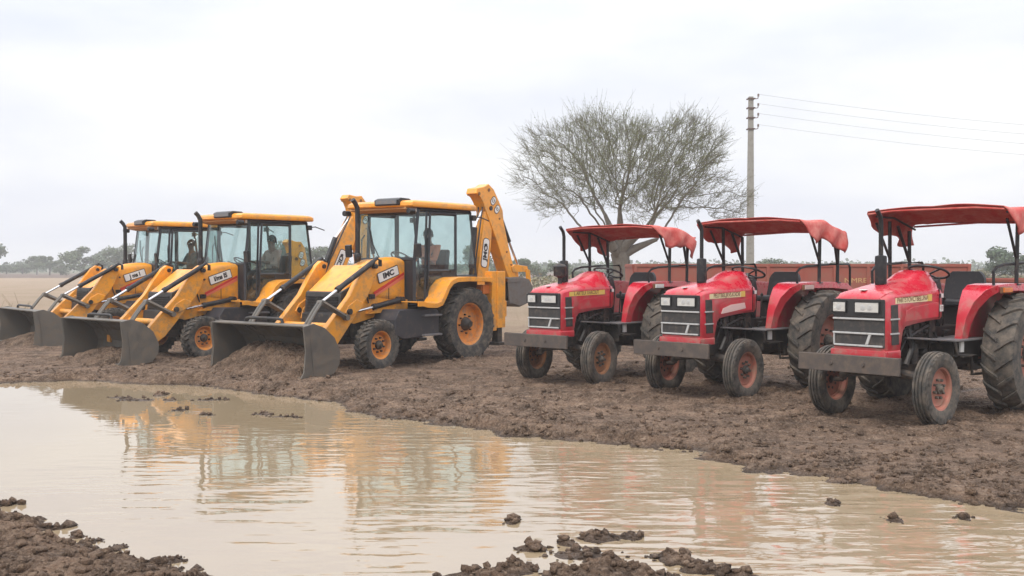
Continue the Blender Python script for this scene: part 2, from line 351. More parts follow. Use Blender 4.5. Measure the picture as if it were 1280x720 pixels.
def ground_z(X, Y):
    d = shore_dist(X, Y)
    wob = (fbm(X*1.6, Y*1.6, 4, 3)-.5)*.55+(fbm(X*7, Y*10, 3, 13, .6)-.5)*.30
    d2 = d+wob*np.clip(1-np.abs(d)/2, 0, 1)
    near = np.clip((70-np.hypot(X, Y))/40, 0, 1)
    yy = Y*1.25
    cl = np.sqrt(np.clip(1-(worley(X*9+fbm(X*3, yy*3, 2, 8), yy*11, 11)*1.6)**2, 0, 1))*_h(np.floor(X*3.1), np.floor(Y*3.1), 3)**.7
    cl2 = np.sqrt(np.clip(1-(worley(X*19+2*fbm(X*5, yy*5, 2, 18), yy*21, 21)*1.45)**2, 0, 1))
    patch = np.clip((fbm(X*.9, Y*1.5, 3, 31)-.38)*4, .15, 1)
    edge = np.exp(-((d2-.35)/.45)**2)
    lu = X*.95-Y*.31; lv = X*.31+Y*.95
    rid = fbm(lu*1.6, lv*8.5, 4, 45, .6)-.5
    rough = (.034*cl+.024*cl2+.07*(fbm(X*4.5, yy*4.5, 4, 41, .6)-.45)+.10*rid)*patch*(1+.35*edge)*.88
    base = -.012+.06*(fbm(X*.5, Y*.7, 3, 51)-.5)+.03*edge*np.clip((Y-6)/4, .1, 1)
    for bx, by, fx_, fy_, bl in BERM:
        s_ = (X-bx)*(-fy_)+(Y-by)*fx_; t_ = (X-bx)*fx_+(Y-by)*fy_
        base = base+.045*np.exp(-((np.sqrt((s_/.17)**2+(t_/bl)**2)-1.15)/.30)**2)
    out = base+rough+ruts(X, Y)
    t = np.clip(d2/.22, 0, 1); t = t*t*(3-2*t)
    inside = WZ-.012-.10*np.clip(-d2/.8, 0, 1)+.012*(fbm(X*5, Y*5, 3, 61)-.5)*np.clip(1+d2/.5, 0, 1)
    out = np.maximum(out, WZ+.012)
    z = inside*(1-t)+out*t
    for cx, cy, r1, r2, h in ISL:
        g = np.exp(-(((X-cx)/r1)**2+((Y-cy)/(r2*1.6))**2)**1.3)
        n_ = .35+.35*cl2+.9*fbm(X*9, Y*9, 4, 71, .6)
        z = np.where(g > .03, np.maximum(z, WZ+h*1.15*(g*(.50+.75*np.clip((fbm(X*8, Y*10, 3, 71, .6)-.30)/.38, 0, 1)+.22*cl2)-.50)), z)
    return np.where(np.hypot(X, Y) < 70, z*near+(1-near)*0.0, .15*(fbm(X*.01, Y*.01, 2, 5)-.5)*np.clip((np.hypot(X, Y)-70)/200, 0, 1))
xs = np.concatenate([-np.geomspace(3000, 12.6, 40), np.arange(-12.5, 12.5, .023), np.geomspace(12.6, 3000, 40)])
ys = [4.3]
while ys[-1] < 27: ys.append(ys[-1]*(1+.0028))
ys = np.concatenate([[-60, -20, -6, 0, 2, 3.2, 3.8], ys, np.geomspace(27.6, 4000, 70)])
GX, GY = np.meshgrid(xs, ys)
GZ = ground_z(GX, GY)
def grid_obj(name, GX, GY, GZ, m):
    ny, nx = GX.shape
    me = bpy.data.meshes.new(name); me.vertices.add(nx*ny); me.vertices.foreach_set('co', np.stack([GX, GY, GZ], -1).ravel())
    i = np.arange((ny-1)*(nx-1)); r_ = i//(nx-1); c = i % (nx-1); a = r_*nx+c
    q = np.stack([a, a+1, a+nx+1, a+nx], -1).ravel()
    me.loops.add(len(q)); me.loops.foreach_set('vertex_index', q); me.polygons.add(len(i))
    me.polygons.foreach_set('loop_start', np.arange(0, len(q), 4)); me.polygons.foreach_set('use_smooth', np.ones(len(i), bool))
    me.update(); me.validate(); me.materials.append(m)
    o = bpy.data.objects.new(name, me); COL.objects.link(o); return o
def mud_mat():
    m, n, b = new_mat('churned_mud'); Lk = n.links.new
    g = node(n, 'ShaderNodeNewGeometry'); sx = node(n, 'ShaderNodeSeparateXYZ'); Lk(g.outputs['Position'], sx.inputs[0])
    def noise(sc, det=6, rgh=.6, dist=0): 
        q = node(n, 'ShaderNodeTexNoise', {'Scale': sc, 'Detail': det, 'Roughness': rgh, 'Distortion': dist}); Lk(g.outputs['Position'], q.inputs['Vector']); return q.outputs[0]
    def mr(a, lo, hi, o0=0., o1=1.):
        q = node(n, 'ShaderNodeMapRange', {1: lo, 2: hi, 3: o0, 4: o1}); Lk(a, q.inputs[0]); return q.outputs[0]
    def mix(f, a, c):
        q = node(n, 'ShaderNodeMix', data_type='RGBA')
        if isinstance(f, float): q.inputs[0].default_value = f
        else: Lk(f, q.inputs[0])
        for i, s_ in ((6, a), (7, c)):
            if isinstance(s_, tuple): q.inputs[i].default_value = (*s_, 1)
            else: Lk(s_, q.inputs[i])
        return q.outputs[2]
    def math_(op, a, c, clamp=False):
        q = node(n, 'ShaderNodeMath', operation=op, use_clamp=clamp)
        for i, s_ in ((0, a), (1, c)):
            if isinstance(s_, (int, float)): q.inputs[i].default_value = s_
            else: Lk(s_, q.inputs[i])
        return q.outputs[0]
    dark, mid, lite = (.095, .055, .032), (.325, .210, .138), (.57, .41, .29)
    c = mix(mr(noise(2.2, 8), .38, .66), dark, mid)
    c = mix(mr(noise(9, 8, .7), .5, .78, 0, .8), c, lite)
    c = mix(mr(noise(38, 4, .75), .50, .66, 0, .55), c, (.50, .36, .25)); c = mix(mr(noise(30, 6, .8), .50, .36, 0, .7), c, (.06, .035, .02))
    # wet rim just over the water
    wet = mr(sx.outputs[2], WZ+.004, WZ+.035, 1, 0)
    nearf = mr(sx.outputs[1], 20, 30, 1, 0)
    wet = math_('MULTIPLY', wet, nearf)
    c = mix(math_('MULTIPLY', wet, .75), c, (.075, .048, .031))
    # dry field beyond the machines
    field = mix(mr(noise(.25, 6), .35, .7), (.43, .31, .215), (.36, .27, .17))
    field = mix(mr(noise(3, 6, .75), .5, .75, 0, .6), field, (.27, .20, .12))
    ff = mr(math_('ADD', sx.outputs[1], math_('MULTIPLY', math_('SUBTRACT', noise(.5, 5), .5), 14.)), 23, 30)
    c = mix(ff, c, field)
    # a ploughed strip, then green scrub far out
    c = mix(mr(math_('ADD', sx.outputs[1], math_('MULTIPLY', math_('SUBTRACT', noise(.02, 3), .5), 14.)), 148, 156), c, (.17, .115, .085))
    c = mix(mr(math_('ADD', sx.outputs[1], math_('MULTIPLY', math_('SUBTRACT', noise(.012, 3), .5), 60.)), 235, 265), c, (.15, .14, .085))
    Lk(c, b.inputs['Base Color'])
    Lk(mr(wet, 0, 1, .9, .45), b.inputs['Roughness']); b.inputs['Specular IOR Level'].default_value = .4
    v = node(n, 'ShaderNodeTexVoronoi', {'Scale': 34., 'Randomness': 1.}); Lk(g.outputs['Position'], v.inputs['Vector'])
    h = math_('ADD', math_('MULTIPLY', noise(28, 10, .72), 1.), math_('MULTIPLY', v.outputs['Distance'], -.45))
    bp = node(n, 'ShaderNodeBump', {'Strength': 1., 'Distance': .10}); Lk(h, bp.inputs['Height']); Lk(bp.outputs[0], b.inputs['Normal'])
    return m
M['mud'] = mud_mat()
g = grid_obj('ground', GX, GY, GZ, M['mud']); g['kind'] = 'structure'
def gz(x, y): return float(ground_z(np.array([[float(x)]]), np.array([[float(y)]]))[0, 0])

def water_mat():
    m, n, b = new_mat('muddy_water'); Lk = n.links.new
    g = node(n, 'ShaderNodeNewGeometry')
    b.inputs['Roughness'].default_value = .015; b.inputs['IOR'].default_value = 2.25; b.inputs['Specular IOR Level'].default_value = .5
    nz = node(n, 'ShaderNodeTexNoise', {'Scale': .6, 'Detail': 4}); Lk(g.outputs['Position'], nz.inputs['Vector'])
    mx = node(n, 'ShaderNodeMix', data_type='RGBA', ins={6: (.275, .207, .128, 1), 7: (.335, .258, .165, 1)}); Lk(nz.outputs[0], mx.inputs[0]); Lk(mx.outputs[2], b.inputs['Base Color'])
    mp = node(n, 'ShaderNodeMapping', {'Scale': (2.3, 6.8, 1), 'Rotation': (0, 0, R(9))}); Lk(g.outputs['Position'], mp.inputs['Vector'])
    w1 = node(n, 'ShaderNodeTexNoise', {'Scale': 1.0, 'Detail': 1.5, 'Roughness': .4, 'Distortion': .4}); Lk(mp.outputs[0], w1.inputs['Vector'])
    mp2 = node(n, 'ShaderNodeMapping', {'Scale': (3.2, 13, 1), 'Rotation': (0, 0, R(-8))}); Lk(g.outputs['Position'], mp2.inputs['Vector'])
    w2 = node(n, 'ShaderNodeTexNoise', {'Scale': 1.0, 'Detail': 2, 'Roughness': .5}); Lk(mp2.outputs[0], w2.inputs['Vector'])
    ad = node(n, 'ShaderNodeMath', operation='MULTIPLY_ADD', ins={1: .3}); Lk(w2.outputs[0], ad.inputs[0]); Lk(w1.outputs[0], ad.inputs[2])
    # calm lee on the left, breeze on the right
    sx = node(n, 'ShaderNodeSeparateXYZ'); Lk(g.outputs['Position'], sx.inputs[0])
    pn = node(n, 'ShaderNodeTexNoise', {'Scale': .35, 'Detail': 2}); Lk(g.outputs['Position'], pn.inputs['Vector'])
    ca = node(n, 'ShaderNodeMath', operation='MULTIPLY_ADD', ins={1: 7.}); Lk(pn.outputs[0], ca.inputs[0]); Lk(sx.outputs[0], ca.inputs[2])
    mr0 = node(n, 'ShaderNodeMapRange', {1: -.5, 2: 4.5, 3: .08, 4: 1.1}); Lk(ca.outputs[0], mr0.inputs[0]); p2 = node(n, 'ShaderNodeTexNoise', {'Scale': .9, 'Detail': 3}); Lk(g.outputs['Position'], p2.inputs['Vector']); p3 = node(n, 'ShaderNodeMapRange', {1: .38, 2: .62, 3: .35, 4: 1.3}); Lk(p2.outputs[0], p3.inputs[0]); mr = node(n, 'ShaderNodeMath', operation='MULTIPLY'); Lk(mr0.outputs[0], mr.inputs[0]); Lk(p3.outputs[0], mr.inputs[1])
    ml = node(n, 'ShaderNodeMath', operation='MULTIPLY'); Lk(ad.outputs[0], ml.inputs[0]); Lk(mr.outputs[0], ml.inputs[1])
    bp = node(n, 'ShaderNodeBump', {'Strength': 1., 'Distance': .012}); Lk(ml.outputs[0], bp.inputs['Height']); Lk(bp.outputs[0], b.inputs['Normal'])
    return m
M['water'] = water_mat()
mb = MB(); mb.add([(-22, 2, WZ), (12, 2, WZ), (12, 18, WZ), (-22, 18, WZ)], [(0, 1, 2, 3)])
wo = mb.build('puddle_water', 'water', smooth=0); wo['kind'] = 'structure'

# ---------------------------------------------------------------- haze
hz = MB().box(-3200, 3200, -80, 4300, -2, 16).build('haze', 'mud', smooth=0, weld=False); hz['kind'] = 'stuff'
hm = bpy.data.materials.new('haze_air'); hm.use_nodes = True; hn = hm.node_tree; hn.nodes.clear()
ho = node(hn, 'ShaderNodeOutputMaterial'); hv = node(hn, 'ShaderNodeVolumePrincipled', {'Color': (.96, .965, .985, 1), 'Density': .0014, 'Anisotropy': .2})
hn.links.new(hv.outputs[0], ho.inputs['Volume']); hz.data.materials.clear(); hz.data.materials.append(hm)

# ---------------------------------------------------------------- wheels
def tyre_mesh(mb, r, rr, w, kind):
    """tyre round the local y axis, outer radius r, bead radius rr, width w"""
    h = w/2; t = .82 if kind != 'rib' else .9
    prof = [(rr, -h*.72), (rr+.02, -h*.86), ((r+rr)/2, -h*1.0), (r-.10*(r-rr)-.02, -h*.97), (r-.025-.012, -h*t), (r-.028, -h*.45), (r-.024, 0),
            (r-.028, h*.45), (r-.037, h*t), (r-.10*(r-rr)-.02, h*.97), ((r+rr)/2, h*1.0), (rr+.02, h*.86), (rr, h*.72)]
    mb.lathe(prof, n=56)
    def lug(pts, th, base, top):
        """pts: (angle, y) along the lug; extruded bar hugging the tread"""
        ring = []
        for k, (a, y) in enumerate(pts):
            e = abs(y)/h; drop = .0 if e < .8 else (e-.8)*.20*(r-rr)/.35
            hw = th/2/r; ro, ri = top-drop, base-drop*1.6-.01
            ring.append([((ro)*math.cos(a-hw*.8), y, ro*math.sin(a-hw*.8)), (ro*math.cos(a+hw*.8), y, ro*math.sin(a+hw*.8)),
                         (ri*math.cos(a+hw*1.2), y, ri*math.sin(a+hw*1.2)), (ri*math.cos(a-hw*1.2), y, ri*math.sin(a-hw*1.2))])
        mb.loft(ring)
    if kind == 'ag':
        n = 20
        for k in range(n):
            a0 = 2*math.pi*k/n
            for sg in (-1, 1):
                o = 0 if sg > 0 else math.pi/n
                pts = [(a0+o+q*.34*(.42/r if r > .5 else .6), sg*(-.04*h+(1.04*h)*(q))) for q in (0, .3, .6, .85, 1.)]
                lug(pts, .048*r/.68, r-.05, r)
    elif kind == 'block':
        n = 26
        for k in range(n):
            a0 = 2*math.pi*k/n
            for sg in (-1, 1):
                o = 0 if sg > 0 else math.pi/n
                lug([(a0+o+q*.16, sg*(h*.10+h*.92*q)) for q in (0, .4, .8, 1.)], .048, r-.04, r)
    else:
        for y0, y1 in ((-.88, -.52), (-.38, -.08), (.08, .38), (.52, .88)):
            mb.lathe([(r-.04, y0*h), (r-.006 if abs(y0)+abs(y1) < .6 else r-.014, y0*h+.004), (r-.006 if abs(y0)+abs(y1) < .6 else r-.014, y1*h-.004), (r-.04, y1*h)], n=56)
        n = 30
        for k in range(n):
            a0 = 2*math.pi*k/n
            for sg in (-1, 1): lug([(a0, sg*h*.84), (a0+.02, sg*h*.95), (a0+.04, sg*h*1.02)], .038, r-.05, r-.014)
def rim_mesh(mb, rr, w, dish, boltr, side=1, holes=8):
    """side=+1: outer face looks to +y. dish = depth of the centre disc from the outer lip"""
    h = w/2*.74*side; d = side
    mb.lathe([(rr+.012, h), (rr+.004, h-.004*d), (rr-.018, h-.012*d), (rr-.03, h-.05*d), (rr-.045, h-dish*d*.8), (rr*.72, h-dish*d), (rr*.45, h-dish*d*.86), (rr*.2, h-dish*d*.8), (0.001, h-dish*d*.8)], n=40)
    mb.lathe([(rr+.012, -h), (rr+.004, -h+.004*d), (rr-.018, -h+.012*d), (rr-.03, -h+.06*d), (rr-.045, 0)], n=40)
    mb.lathe([(rr-.045, h-dish*d*.8), (rr-.04, -h+.06*d)], n=40)
def hub_mesh(mb, r_, y0, y1, boltr, nb=8, side=1):
    mb.lathe([(.001, y1), (r_*.45, y1), (r_*.5, y1-.02*side), (r_*.62, y1-.03*side), (r_, y0+.03*side), (r_*1.05, y0), (.001, y0)], n=20)
    for k in range(nb):
        a = 2*math.pi*k/nb; c = (boltr*math.cos(a), y0, boltr*math.sin(a))
        mb.cyl((c[0], y0-.01*side, c[2]), (c[0], y0+.03*side, c[2]), .016, 6)
_wc = {}
def wheel(parent, x, y, z, r, rr, w, kind, tyre_m, rim_m, hub_m, dish, side, hubr=.07, boltr=.12, spin=0.):
    key = (r, kind, side, rim_m)
    wh = empty('wheel', (x, y, z), 0, parent); wh.rotation_euler.y = spin
    if key not in _wc:
        mb = MB(); tyre_mesh(mb, r, rr, w, kind); t = mb.build('tyre', tyre_m, wh, smooth=40)
        mb = MB(); rim_mesh(mb, rr, w, dish, boltr, side); q = mb.build('rim', rim_m, wh, smooth=40)
        yb = (w/2*.74-dish*.8)*side
        mb = MB(); hub_mesh(mb, hubr, yb, yb+side*hubr*1.1, boltr, 8, side); k = mb.build('hub', hub_m, wh, smooth=40)
        _wc[key] = (t.data, q.data, k.data)
    else:
        for nm, me in zip(('tyre', 'rim', 'hub'), _wc[key]):
            o = bpy.data.objects.new(nm, me); COL.objects.link(o); o.parent = wh
    return wh

# ---------------------------------------------------------------- backhoe loaders
def pane(name, mats, parent, quad, th=.008, **k):
    """a thin solid pane through four points"""
    q = [Vector(p) for p in quad]; nrm = (q[1]-q[0]).cross(q[2]-q[0]).normalized()*th
    mb = MB(); mb.loft([[tuple(p) for p in q], [tuple(p+nrm) for p in q]]); return mb.build(name, mats, parent, smooth=0, **k)
def framebars(mb, quad, r):
    for i in range(4):
        a, b = Vector(quad[i]), Vector(quad[(i+1) % 4]); d = (b-a).normalized()*r*.5
        mb.tube([a-d, b+d], r, 4)
def make_digger():
    T = tag(empty('backhoe_loader'), 'x', 'backhoe loader', 'yellow backhoe loaders parked in a row')
    # chassis, axles, sump
    mb = MB(); mb.box(-1.0, 2.55, -.34, .34, .55, .95); mb.box(1.3, 2.4, -.30, .30, .45, .6); mb.box(-1.05, -.85, -.95, .95, .62, .95)
    mb.prism([(2.45, .95), (2.75, .92), (2.78, .62), (2.45, .55)], -.36, .36)
    for s in (-1, 1): mb.box(2.0, 2.35, s*.34-.05, s*.34+.05, .5, .95)
    mb.build('chassis', 'black', T, bevel=.01)
    mb = MB(); mb.tube([(2.2, -.80, .42), (2.2, -.3, .46), (2.2, .3, .46), (2.2, .80, .42)], .075, 8); mb.box(2.08, 2.32, -.18, .18, .38, .6); mb.build('front_axle', 'engine', T, bevel=.01)
    mb = MB(); mb.tube([(0, -.74, .66), (0, -.25, .66), (0, .25, .66), (0, .74, .66)], [.11, .13, .13, .11], 12); mb.lathe([(.01, -.2), (.22, -.12), (.22, .12), (.01, .2)], (0, 0, .66), 16); mb.build('rear_axle', 'engine', T)
    # yellow engine-bay side panels
    for s in (-1, 1):
        mb = MB(); mb.prism([(1.17, 1.25), (2.1, 1.25), (2.62, 1.0), (2.68, .82), (2.35, .74), (1.17, .98)], s*.47-.012, s*.47+.012)
        mb.prism([(1.17, 1.12), (1.9, 1.0), (2.1, .90), (1.17, .93)], s*.47, s*.60)
        mb.build('side_panel', 'yellow', T, bevel=.006)
    mb = MB(); mb.prism([(1.2, .98), (2.66, .86), (2.66, .80), (1.2, .9)], -.46, .46); mb.build('belly_plate', 'black', T)
    # hood: tall rear cowl and lower nose that slopes to the grille
    mb = MB(); rings = [rrect(hw, zb, zt, r_, x, 4) for x, hw, zb, zt, r_ in ((1.16, .515, 1.07, 1.83, .10), (1.30, .515, 1.07, 1.865, .12), (1.5, .512, 1.08, 1.865, .13), (1.75, .505, 1.10, 1.84, .13), (1.95, .495, 1.13, 1.78, .12), (2.06, .485, 1.16, 1.72, .10))]
    rings = [[(x, y, z_-(.34*max(0, .15-y)/.65*min(1, max(0, (x-1.15)/.8)) if z_ > 1.4 else 0)) for x, y, z_ in rg] for rg in rings]
    mb.loft(rings); mb.build('engine_cowl', 'yellow', T, smooth=50)
    mb = MB(); rings = [rrect(hw, zb, zt, r_, x, 4) for x, hw, zb, zt, r_ in ((2.0, .43, 1.14, 1.72, .08), (2.2, .425, 1.02, 1.57, .07), (2.40, .415, .95, 1.42, .06), (2.56, .40, .86, 1.30, .04), (2.60, .39, .86, 1.25, .03))]
    mb.loft(rings); mb.build('hood', 'yellow', T, smooth=50)
    # dark grille wrapping the nose
    mb = MB(); mb.prism([(2.30, .93), (2.60, .86), (2.635, .88), (2.60, 1.27), (2.40, 1.36), (2.30, 1.30)], -.43, .43)
    gr = mb.build('grille', 'grille', T, bevel=.012)
    mb = MB()
    for k in range(7): mb.box(2.61, 2.65, -.38, .38, .92+k*.045, .93+k*.045)
    mb.build('louvre', 'black', gr)
    mb = MB(); mb.prism([(2.5, .87), (2.72, .84), (2.72, .74), (2.5, .74)], -.40, .40); mb.build('nose_panel', 'yellow', T, bevel=.01)
    # loader arms with pivots
    arm = [(1.98, 1.76), (2.12, 1.80), (2.24, 1.72), (2.42, 1.50), (2.61, 1.22), (3.15, .70), (3.36, .48), (3.36, .32), (3.20, .26), (2.89, .44), (2.56, .80), (2.40, .99), (2.22, 1.18), (2.10, 1.38), (2.03, 1.58)]
    for s in (-1, 1):
        mb = MB(); mb.prism(arm, s*.60-.055, s*.60+.055)
        mb.prism([(2.32, 1.10), (2.48, 1.16), (2.66, 1.06), (2.74, .94), (2.66, .88), (2.52, .92), (2.36, 1.0)], s*.60-.075, s*.60+.075)
        a = mb.build('loader_arm', 'yellow', T, bevel=.012)
        for px_, pz_, y1_, r_ in ((3.27, .40, .69, .055), (2.08, 1.70, .74, .04), (2.66, .96, .72, .05)):
            mb = MB(); mb.cyl((px_, s*.52, pz_), (px_, s*y1_, pz_), r_, 14); mb.build('pivot_pin', 'black', a, bevel=.004)
        # tilt ram above the arm
        mb = MB(); mb.tube([(2.10, s*.67, 1.77), (2.88, s*.67, 1.34)], .046, 12); mb.tube([(1.93, s*.67, 1.70), (1.93, s*.67, 1.80), (2.0, s*.67, 1.84), (2.12, s*.67, 1.77)], .032, 8)
        mb.cyl((2.86, s*.67, 1.352), (2.92, s*.67, 1.318), .054, 12)
        rm = mb.build('tilt_ram', 'black', T); mb = MB(); mb.cyl((2.88, s*.67, 1.34), (3.26, s*.67, 1.13), .024, 10); mb.build('ram_rod', 'chrome', rm)
        # bellcrank and tipping link
        mb = MB(); mb.tube([(3.28, s*.70, 1.13), (2.76, s*.70, .88)], [.05, .042], 4); mb.cyl((2.74, s*.66, .87), (2.74, s*.74, .87), .05, 12)
        for q in (-.035, .035): mb.tube([(3.26, s*.67+q, 1.15), (3.40, s*.67+q, 1.0), (3.63, s*.67+q, .70)], .026, 6)
        mb.cyl((3.27, s*.67-.06, 1.12), (3.27, s*.67+.06, 1.12), .042, 12); mb.build('tipping_link', 'steel', T)
        # lift ram low on the side
        mb = MB(); mb.tube([(1.32, s*.58, 1.13), (1.42, s*.60, 1.11), (2.0, s*.60, 1.02)], [.05, .048, .046], 12); mb.cyl((1.34, s*.50, 1.12), (1.34, s*.66, 1.12), .055, 12); mb.cyl((1.97, s*.60, 1.025), (2.03, s*.60, 1.017), .053, 12)
        lr = mb.build('lift_ram', 'black', T); mb = MB(); mb.cyl((2.0, s*.60, 1.02), (2.40, s*.60, .96), .024, 10); mb.build('ram_rod', 'chrome', lr)
        # hoses
        mb = MB(); mb.tube([(1.98, s*.52, 1.62), (2.08, s*.505, 1.52), (2.10, s*.505, 1.25), (2.04, s*.505, 1.08)], .013, 6); mb.build('hose', 'plastic', T)
    mb = MB(); mb.cyl((2.92, -.56, .72), (2.92, .56, .72), .06, 14); mb.build('cross_tube', 'yellow', T)
    # bucket
    bk = empty('loader_bucket', (0, 0, 0), 0, T)
    prof = [(3.99, .80), (3.82, .815), (3.60, .74), (3.40, .58), (3.29, .36), (3.31, .18), (3.42, .06), (3.60, .015), (4.06, .0)]
    mb = MB(); mb.band(prof[::-1], -.022, -1.10, 1.10)
    mb.prism([(4.0, .0), (4.12, -.012), (4.0, .026)], -1.12, 1.12)
    mb.build('bucket_shell', 'steel', bk, bevel=.003, smooth=25)
    side = [(4.03, .79), (3.82, .83), (3.60, .755), (3.39, .59), (3.275, .36), (3.295, .17), (3.41, .04), (3.60, -.003), (4.10, -.01), (4.02, .10), (3.985, .4)]
    for s in (-1, 1):
        mb = MB(); mb.prism(side, s*1.105-.012, s*1.105+.012); mb.prism([(4.04, .79), (3.94, .80), (3.90, .4), (3.86, -.006), (4.11, -.012), (4.03, .10), (3.995, .4)], s*1.12-.006, s*1.12+.008)
        mb.prism([(3.885, .6), (3.895, .6), (3.83, .0), (3.815, .0)], s*1.118-.004, s*1.118+.004)
        mb.build('side_plate', 'steel', bk, bevel=.003)
    mb = MB(); mb.tube([(3.80, -.52, .80), (3.80, -.50, .865), (3.80, -.42, .88), (3.80, .28, .88), (3.80, .36, .865), (3.80, .38, .80)], .025, 8); mb.build('guard_bar', 'black', bk)
    mb = MB()
    for s in (-1, 1):
        for q in (-.07, .07): mb.prism([(3.62, .78), (3.70, .74), (3.45, .60), (3.30, .36), (3.20, .30), (3.18, .44), (3.5, .72)], s*.62+q-.012, s*.62+q+.012)
    mb.build('hinge_bracket', 'steel', bk)
    # wheels
    for s in (-1, 1):
        wheel(T, 2.2, s*.86, .40, .425, .235, .27, 'block', 'rubber', 'orange_rim', 'black', .09, s, .075, .12, spin=.3+s)
        wheel(T, 0, s*.90, .655, .675, .385, .42, 'ag', 'rubber', 'orange_rim', 'black', .15, s, .12, .17, spin=.1)
    # battery / fuel box with two steps, each side
    for s in (-1, 1):
        mb = MB(); mb.prism([(1.92, .80), (1.80, .97), (.86, .955), (.80, .90), (.80, .50), (1.70, .47), (1.92, .56)], min(s*.42, s*1.0), max(s*.42, s*1.0)); bx = mb.build('step_box', 'darkgrey', T, bevel=.012)
        for z_ in (.86, .52):
            mb = MB(); mb.box(.80, 1.25, min(s*.98, s*1.08), max(s*.98, s*1.08), z_-.02, z_+.01); mb.build('step', 'tread', bx, bevel=.004)
    # fenders
    fp = [(-.58, 1.45), (-.52, 1.50), (.1, 1.515), (.42, 1.505), (.58, 1.46), (.70, 1.36), (.80, 1.20), (.88, 1.09), (1.0, 1.06), (1.22, 1.075), (1.32, 1.10), (1.47, 1.10)]
    for s in (-1, 1):
        mb = MB(); mb.band([(p[0], p[1]-.02) for p in fp][::-1], -.02, min(s*.72, s*1.10), max(s*.72, s*1.10))
        mb.band(fp[::-1], .085, min(s*1.10, s*1.125), max(s*1.10, s*1.125)); mb.build('fender', 'yellow', T, bevel=.006, smooth=40)
    # cab
    cab = empty('cab', (0, 0, 0), 0, T)
    mb = MB()
    mb.box(-.62, 1.10, -.70, .70, 1.02, 1.07)
    mb.prism([(1.12, 1.07), (1.16, 1.80), (1.10, 1.80), (1.06, 1.07)], -.70, .70)               # firewall
    for s in (-1, 1):
        y = s*.72
        mb.tube([(1.13, y, 1.07), (1.13, y, 1.84), (1.02, y*.99, 2.70)], .038, 4)
        mb.tube([(.86, y, 1.10), (.84, y, 1.7), (.80, y*.99, 2.70)], .030, 4)
        mb.tube([(.02, y, 1.45), (.02, y, 2.70)], .036, 4)
        mb.tube([(-.60, y*.99, 1.42), (-.42, y*.98, 2.70)], .032, 4)
        mb.tube([(1.03, y, 2.70), (-.42, y*.98, 2.70)], .04, 4)
        mb.tube([(.02, y, 1.52), (-.60, y*.99, 1.52)], .03, 4)
        mb.prism([(1.10, 1.07), (1.10, 1.10), (-.60, 1.10), (-.60, 1.07)], y-.02, y+.02)
        mb.prism([(.72, 1.10), (.02, 1.10), (-.60, 1.30), (-.60, 1.53), (.02, 1.53), (.72, 1.53)], y-.015, y+.015)  # panel behind the fender
    mb.tube([(1.03, -.72, 2.70), (1.03, .72, 2.70)], .04, 4); mb.tube([(-.42, -.7, 2.70), (-.42, .7, 2.70)], .035, 4)
    mb.tube([(1.14, -.72, 1.82), (1.14, .72, 1.82)], .035, 4); mb.tube([(-.58, -.7, 1.50), (-.58, .7, 1.50)], .035, 4)
    mb.box(-.60, -.57, -.68, .68, 1.07, 1.5)
    mb.build('cab_frame', 'frame', cab, bevel=.006)
    pane('windscreen', 'glass', cab, [(1.15, -.69, 1.85), (1.15, .69, 1.85), (1.04, .69, 2.68), (1.04, -.69, 2.68)])
    pane('rear_window', 'glass', cab, [(-.59, -.67, 1.53), (-.59, .67, 1.53), (-.43, .67, 2.68), (-.43, -.67, 2.68)])
    for s in (-1, 1):
        y = s*.715
        pane('quarter_window', 'glass', cab, [(1.11, y, 1.12), (.87, y, 1.12), (.82, y, 2.68), (1.03, y, 2.68)])
        pane('side_window', 'glass', cab, [(.0, y, 1.56), (-.58, y, 1.56), (-.43, y, 2.68), (.0, y, 2.68)])
        # door: black framed, with an upper and a lower pane
        dr = empty('door', (0, 0, 0), 0, cab); mb = MB(); yo = s*.745
        framebars(mb, [(.80, yo, 1.62), (.05, yo, 1.62), (.05, yo, 2.64), (.745, yo, 2.64)], .030)
        framebars(mb, [(.83, yo, 1.14), (.42, yo, 1.14), (.42, yo, 1.60), (.80, yo, 1.60)], .022)
        mb.prism([(.44, 1.14), (.06, 1.52), (.06, 1.62), (.44, 1.62)], yo-.012, yo+.012)
        mb.build('door_frame', 'frame', dr, bevel=.004)
        pane('door_glass', 'glass', dr, [(.79, yo, 1.64), (.06, yo, 1.64), (.06, yo, 2.62), (.74, yo, 2.62)])
        pane('lower_glass', 'glass', dr, [(.81, yo, 1.16), (.44, yo, 1.16), (.44, yo, 1.59), (.79, yo, 1.59)])
        mb = MB(); mb.box(.10, .24, yo+s*.01 if s > 0 else yo-.05, yo+.05 if s > 0 else yo-.01, 1.60, 1.64); mb.build('door_handle', 'black', dr, bevel=.004)
        mb = MB(); mb.tube([(.86, s*.76, 1.30), (.89, s*.81, 1.36), (.89, s*.81, 2.2), (.86, s*.76, 2.28)], .014, 6); mb.build('grab_rail', 'black', cab)
        # rear view mirror on a bracket
        mb = MB(); mb.tube([(1.08, s*.72, 1.92), (1.16, s*.80, 1.95), (1.18, s*.84, 2.0)], .014, 6); mb.prism([(1.20, 1.86), (1.22, 2.08), (1.17, 2.10), (1.15, 1.88)], min(s*.78, s*.92), max(s*.78, s*.92)); mm = mb.build('mirror', 'black', cab, bevel=.008)
        mb = MB(); mb.tube([(-.43, s*.74, 2.60), (-.55, s*.84, 2.62), (-.75, s*.90, 2.55)], .013, 6); mb.box(-.50, -.40, s*.76-.04, s*.76+.04, 2.55, 2.65); mb.build('rear_work_lamp', 'black', cab, bevel=.008)
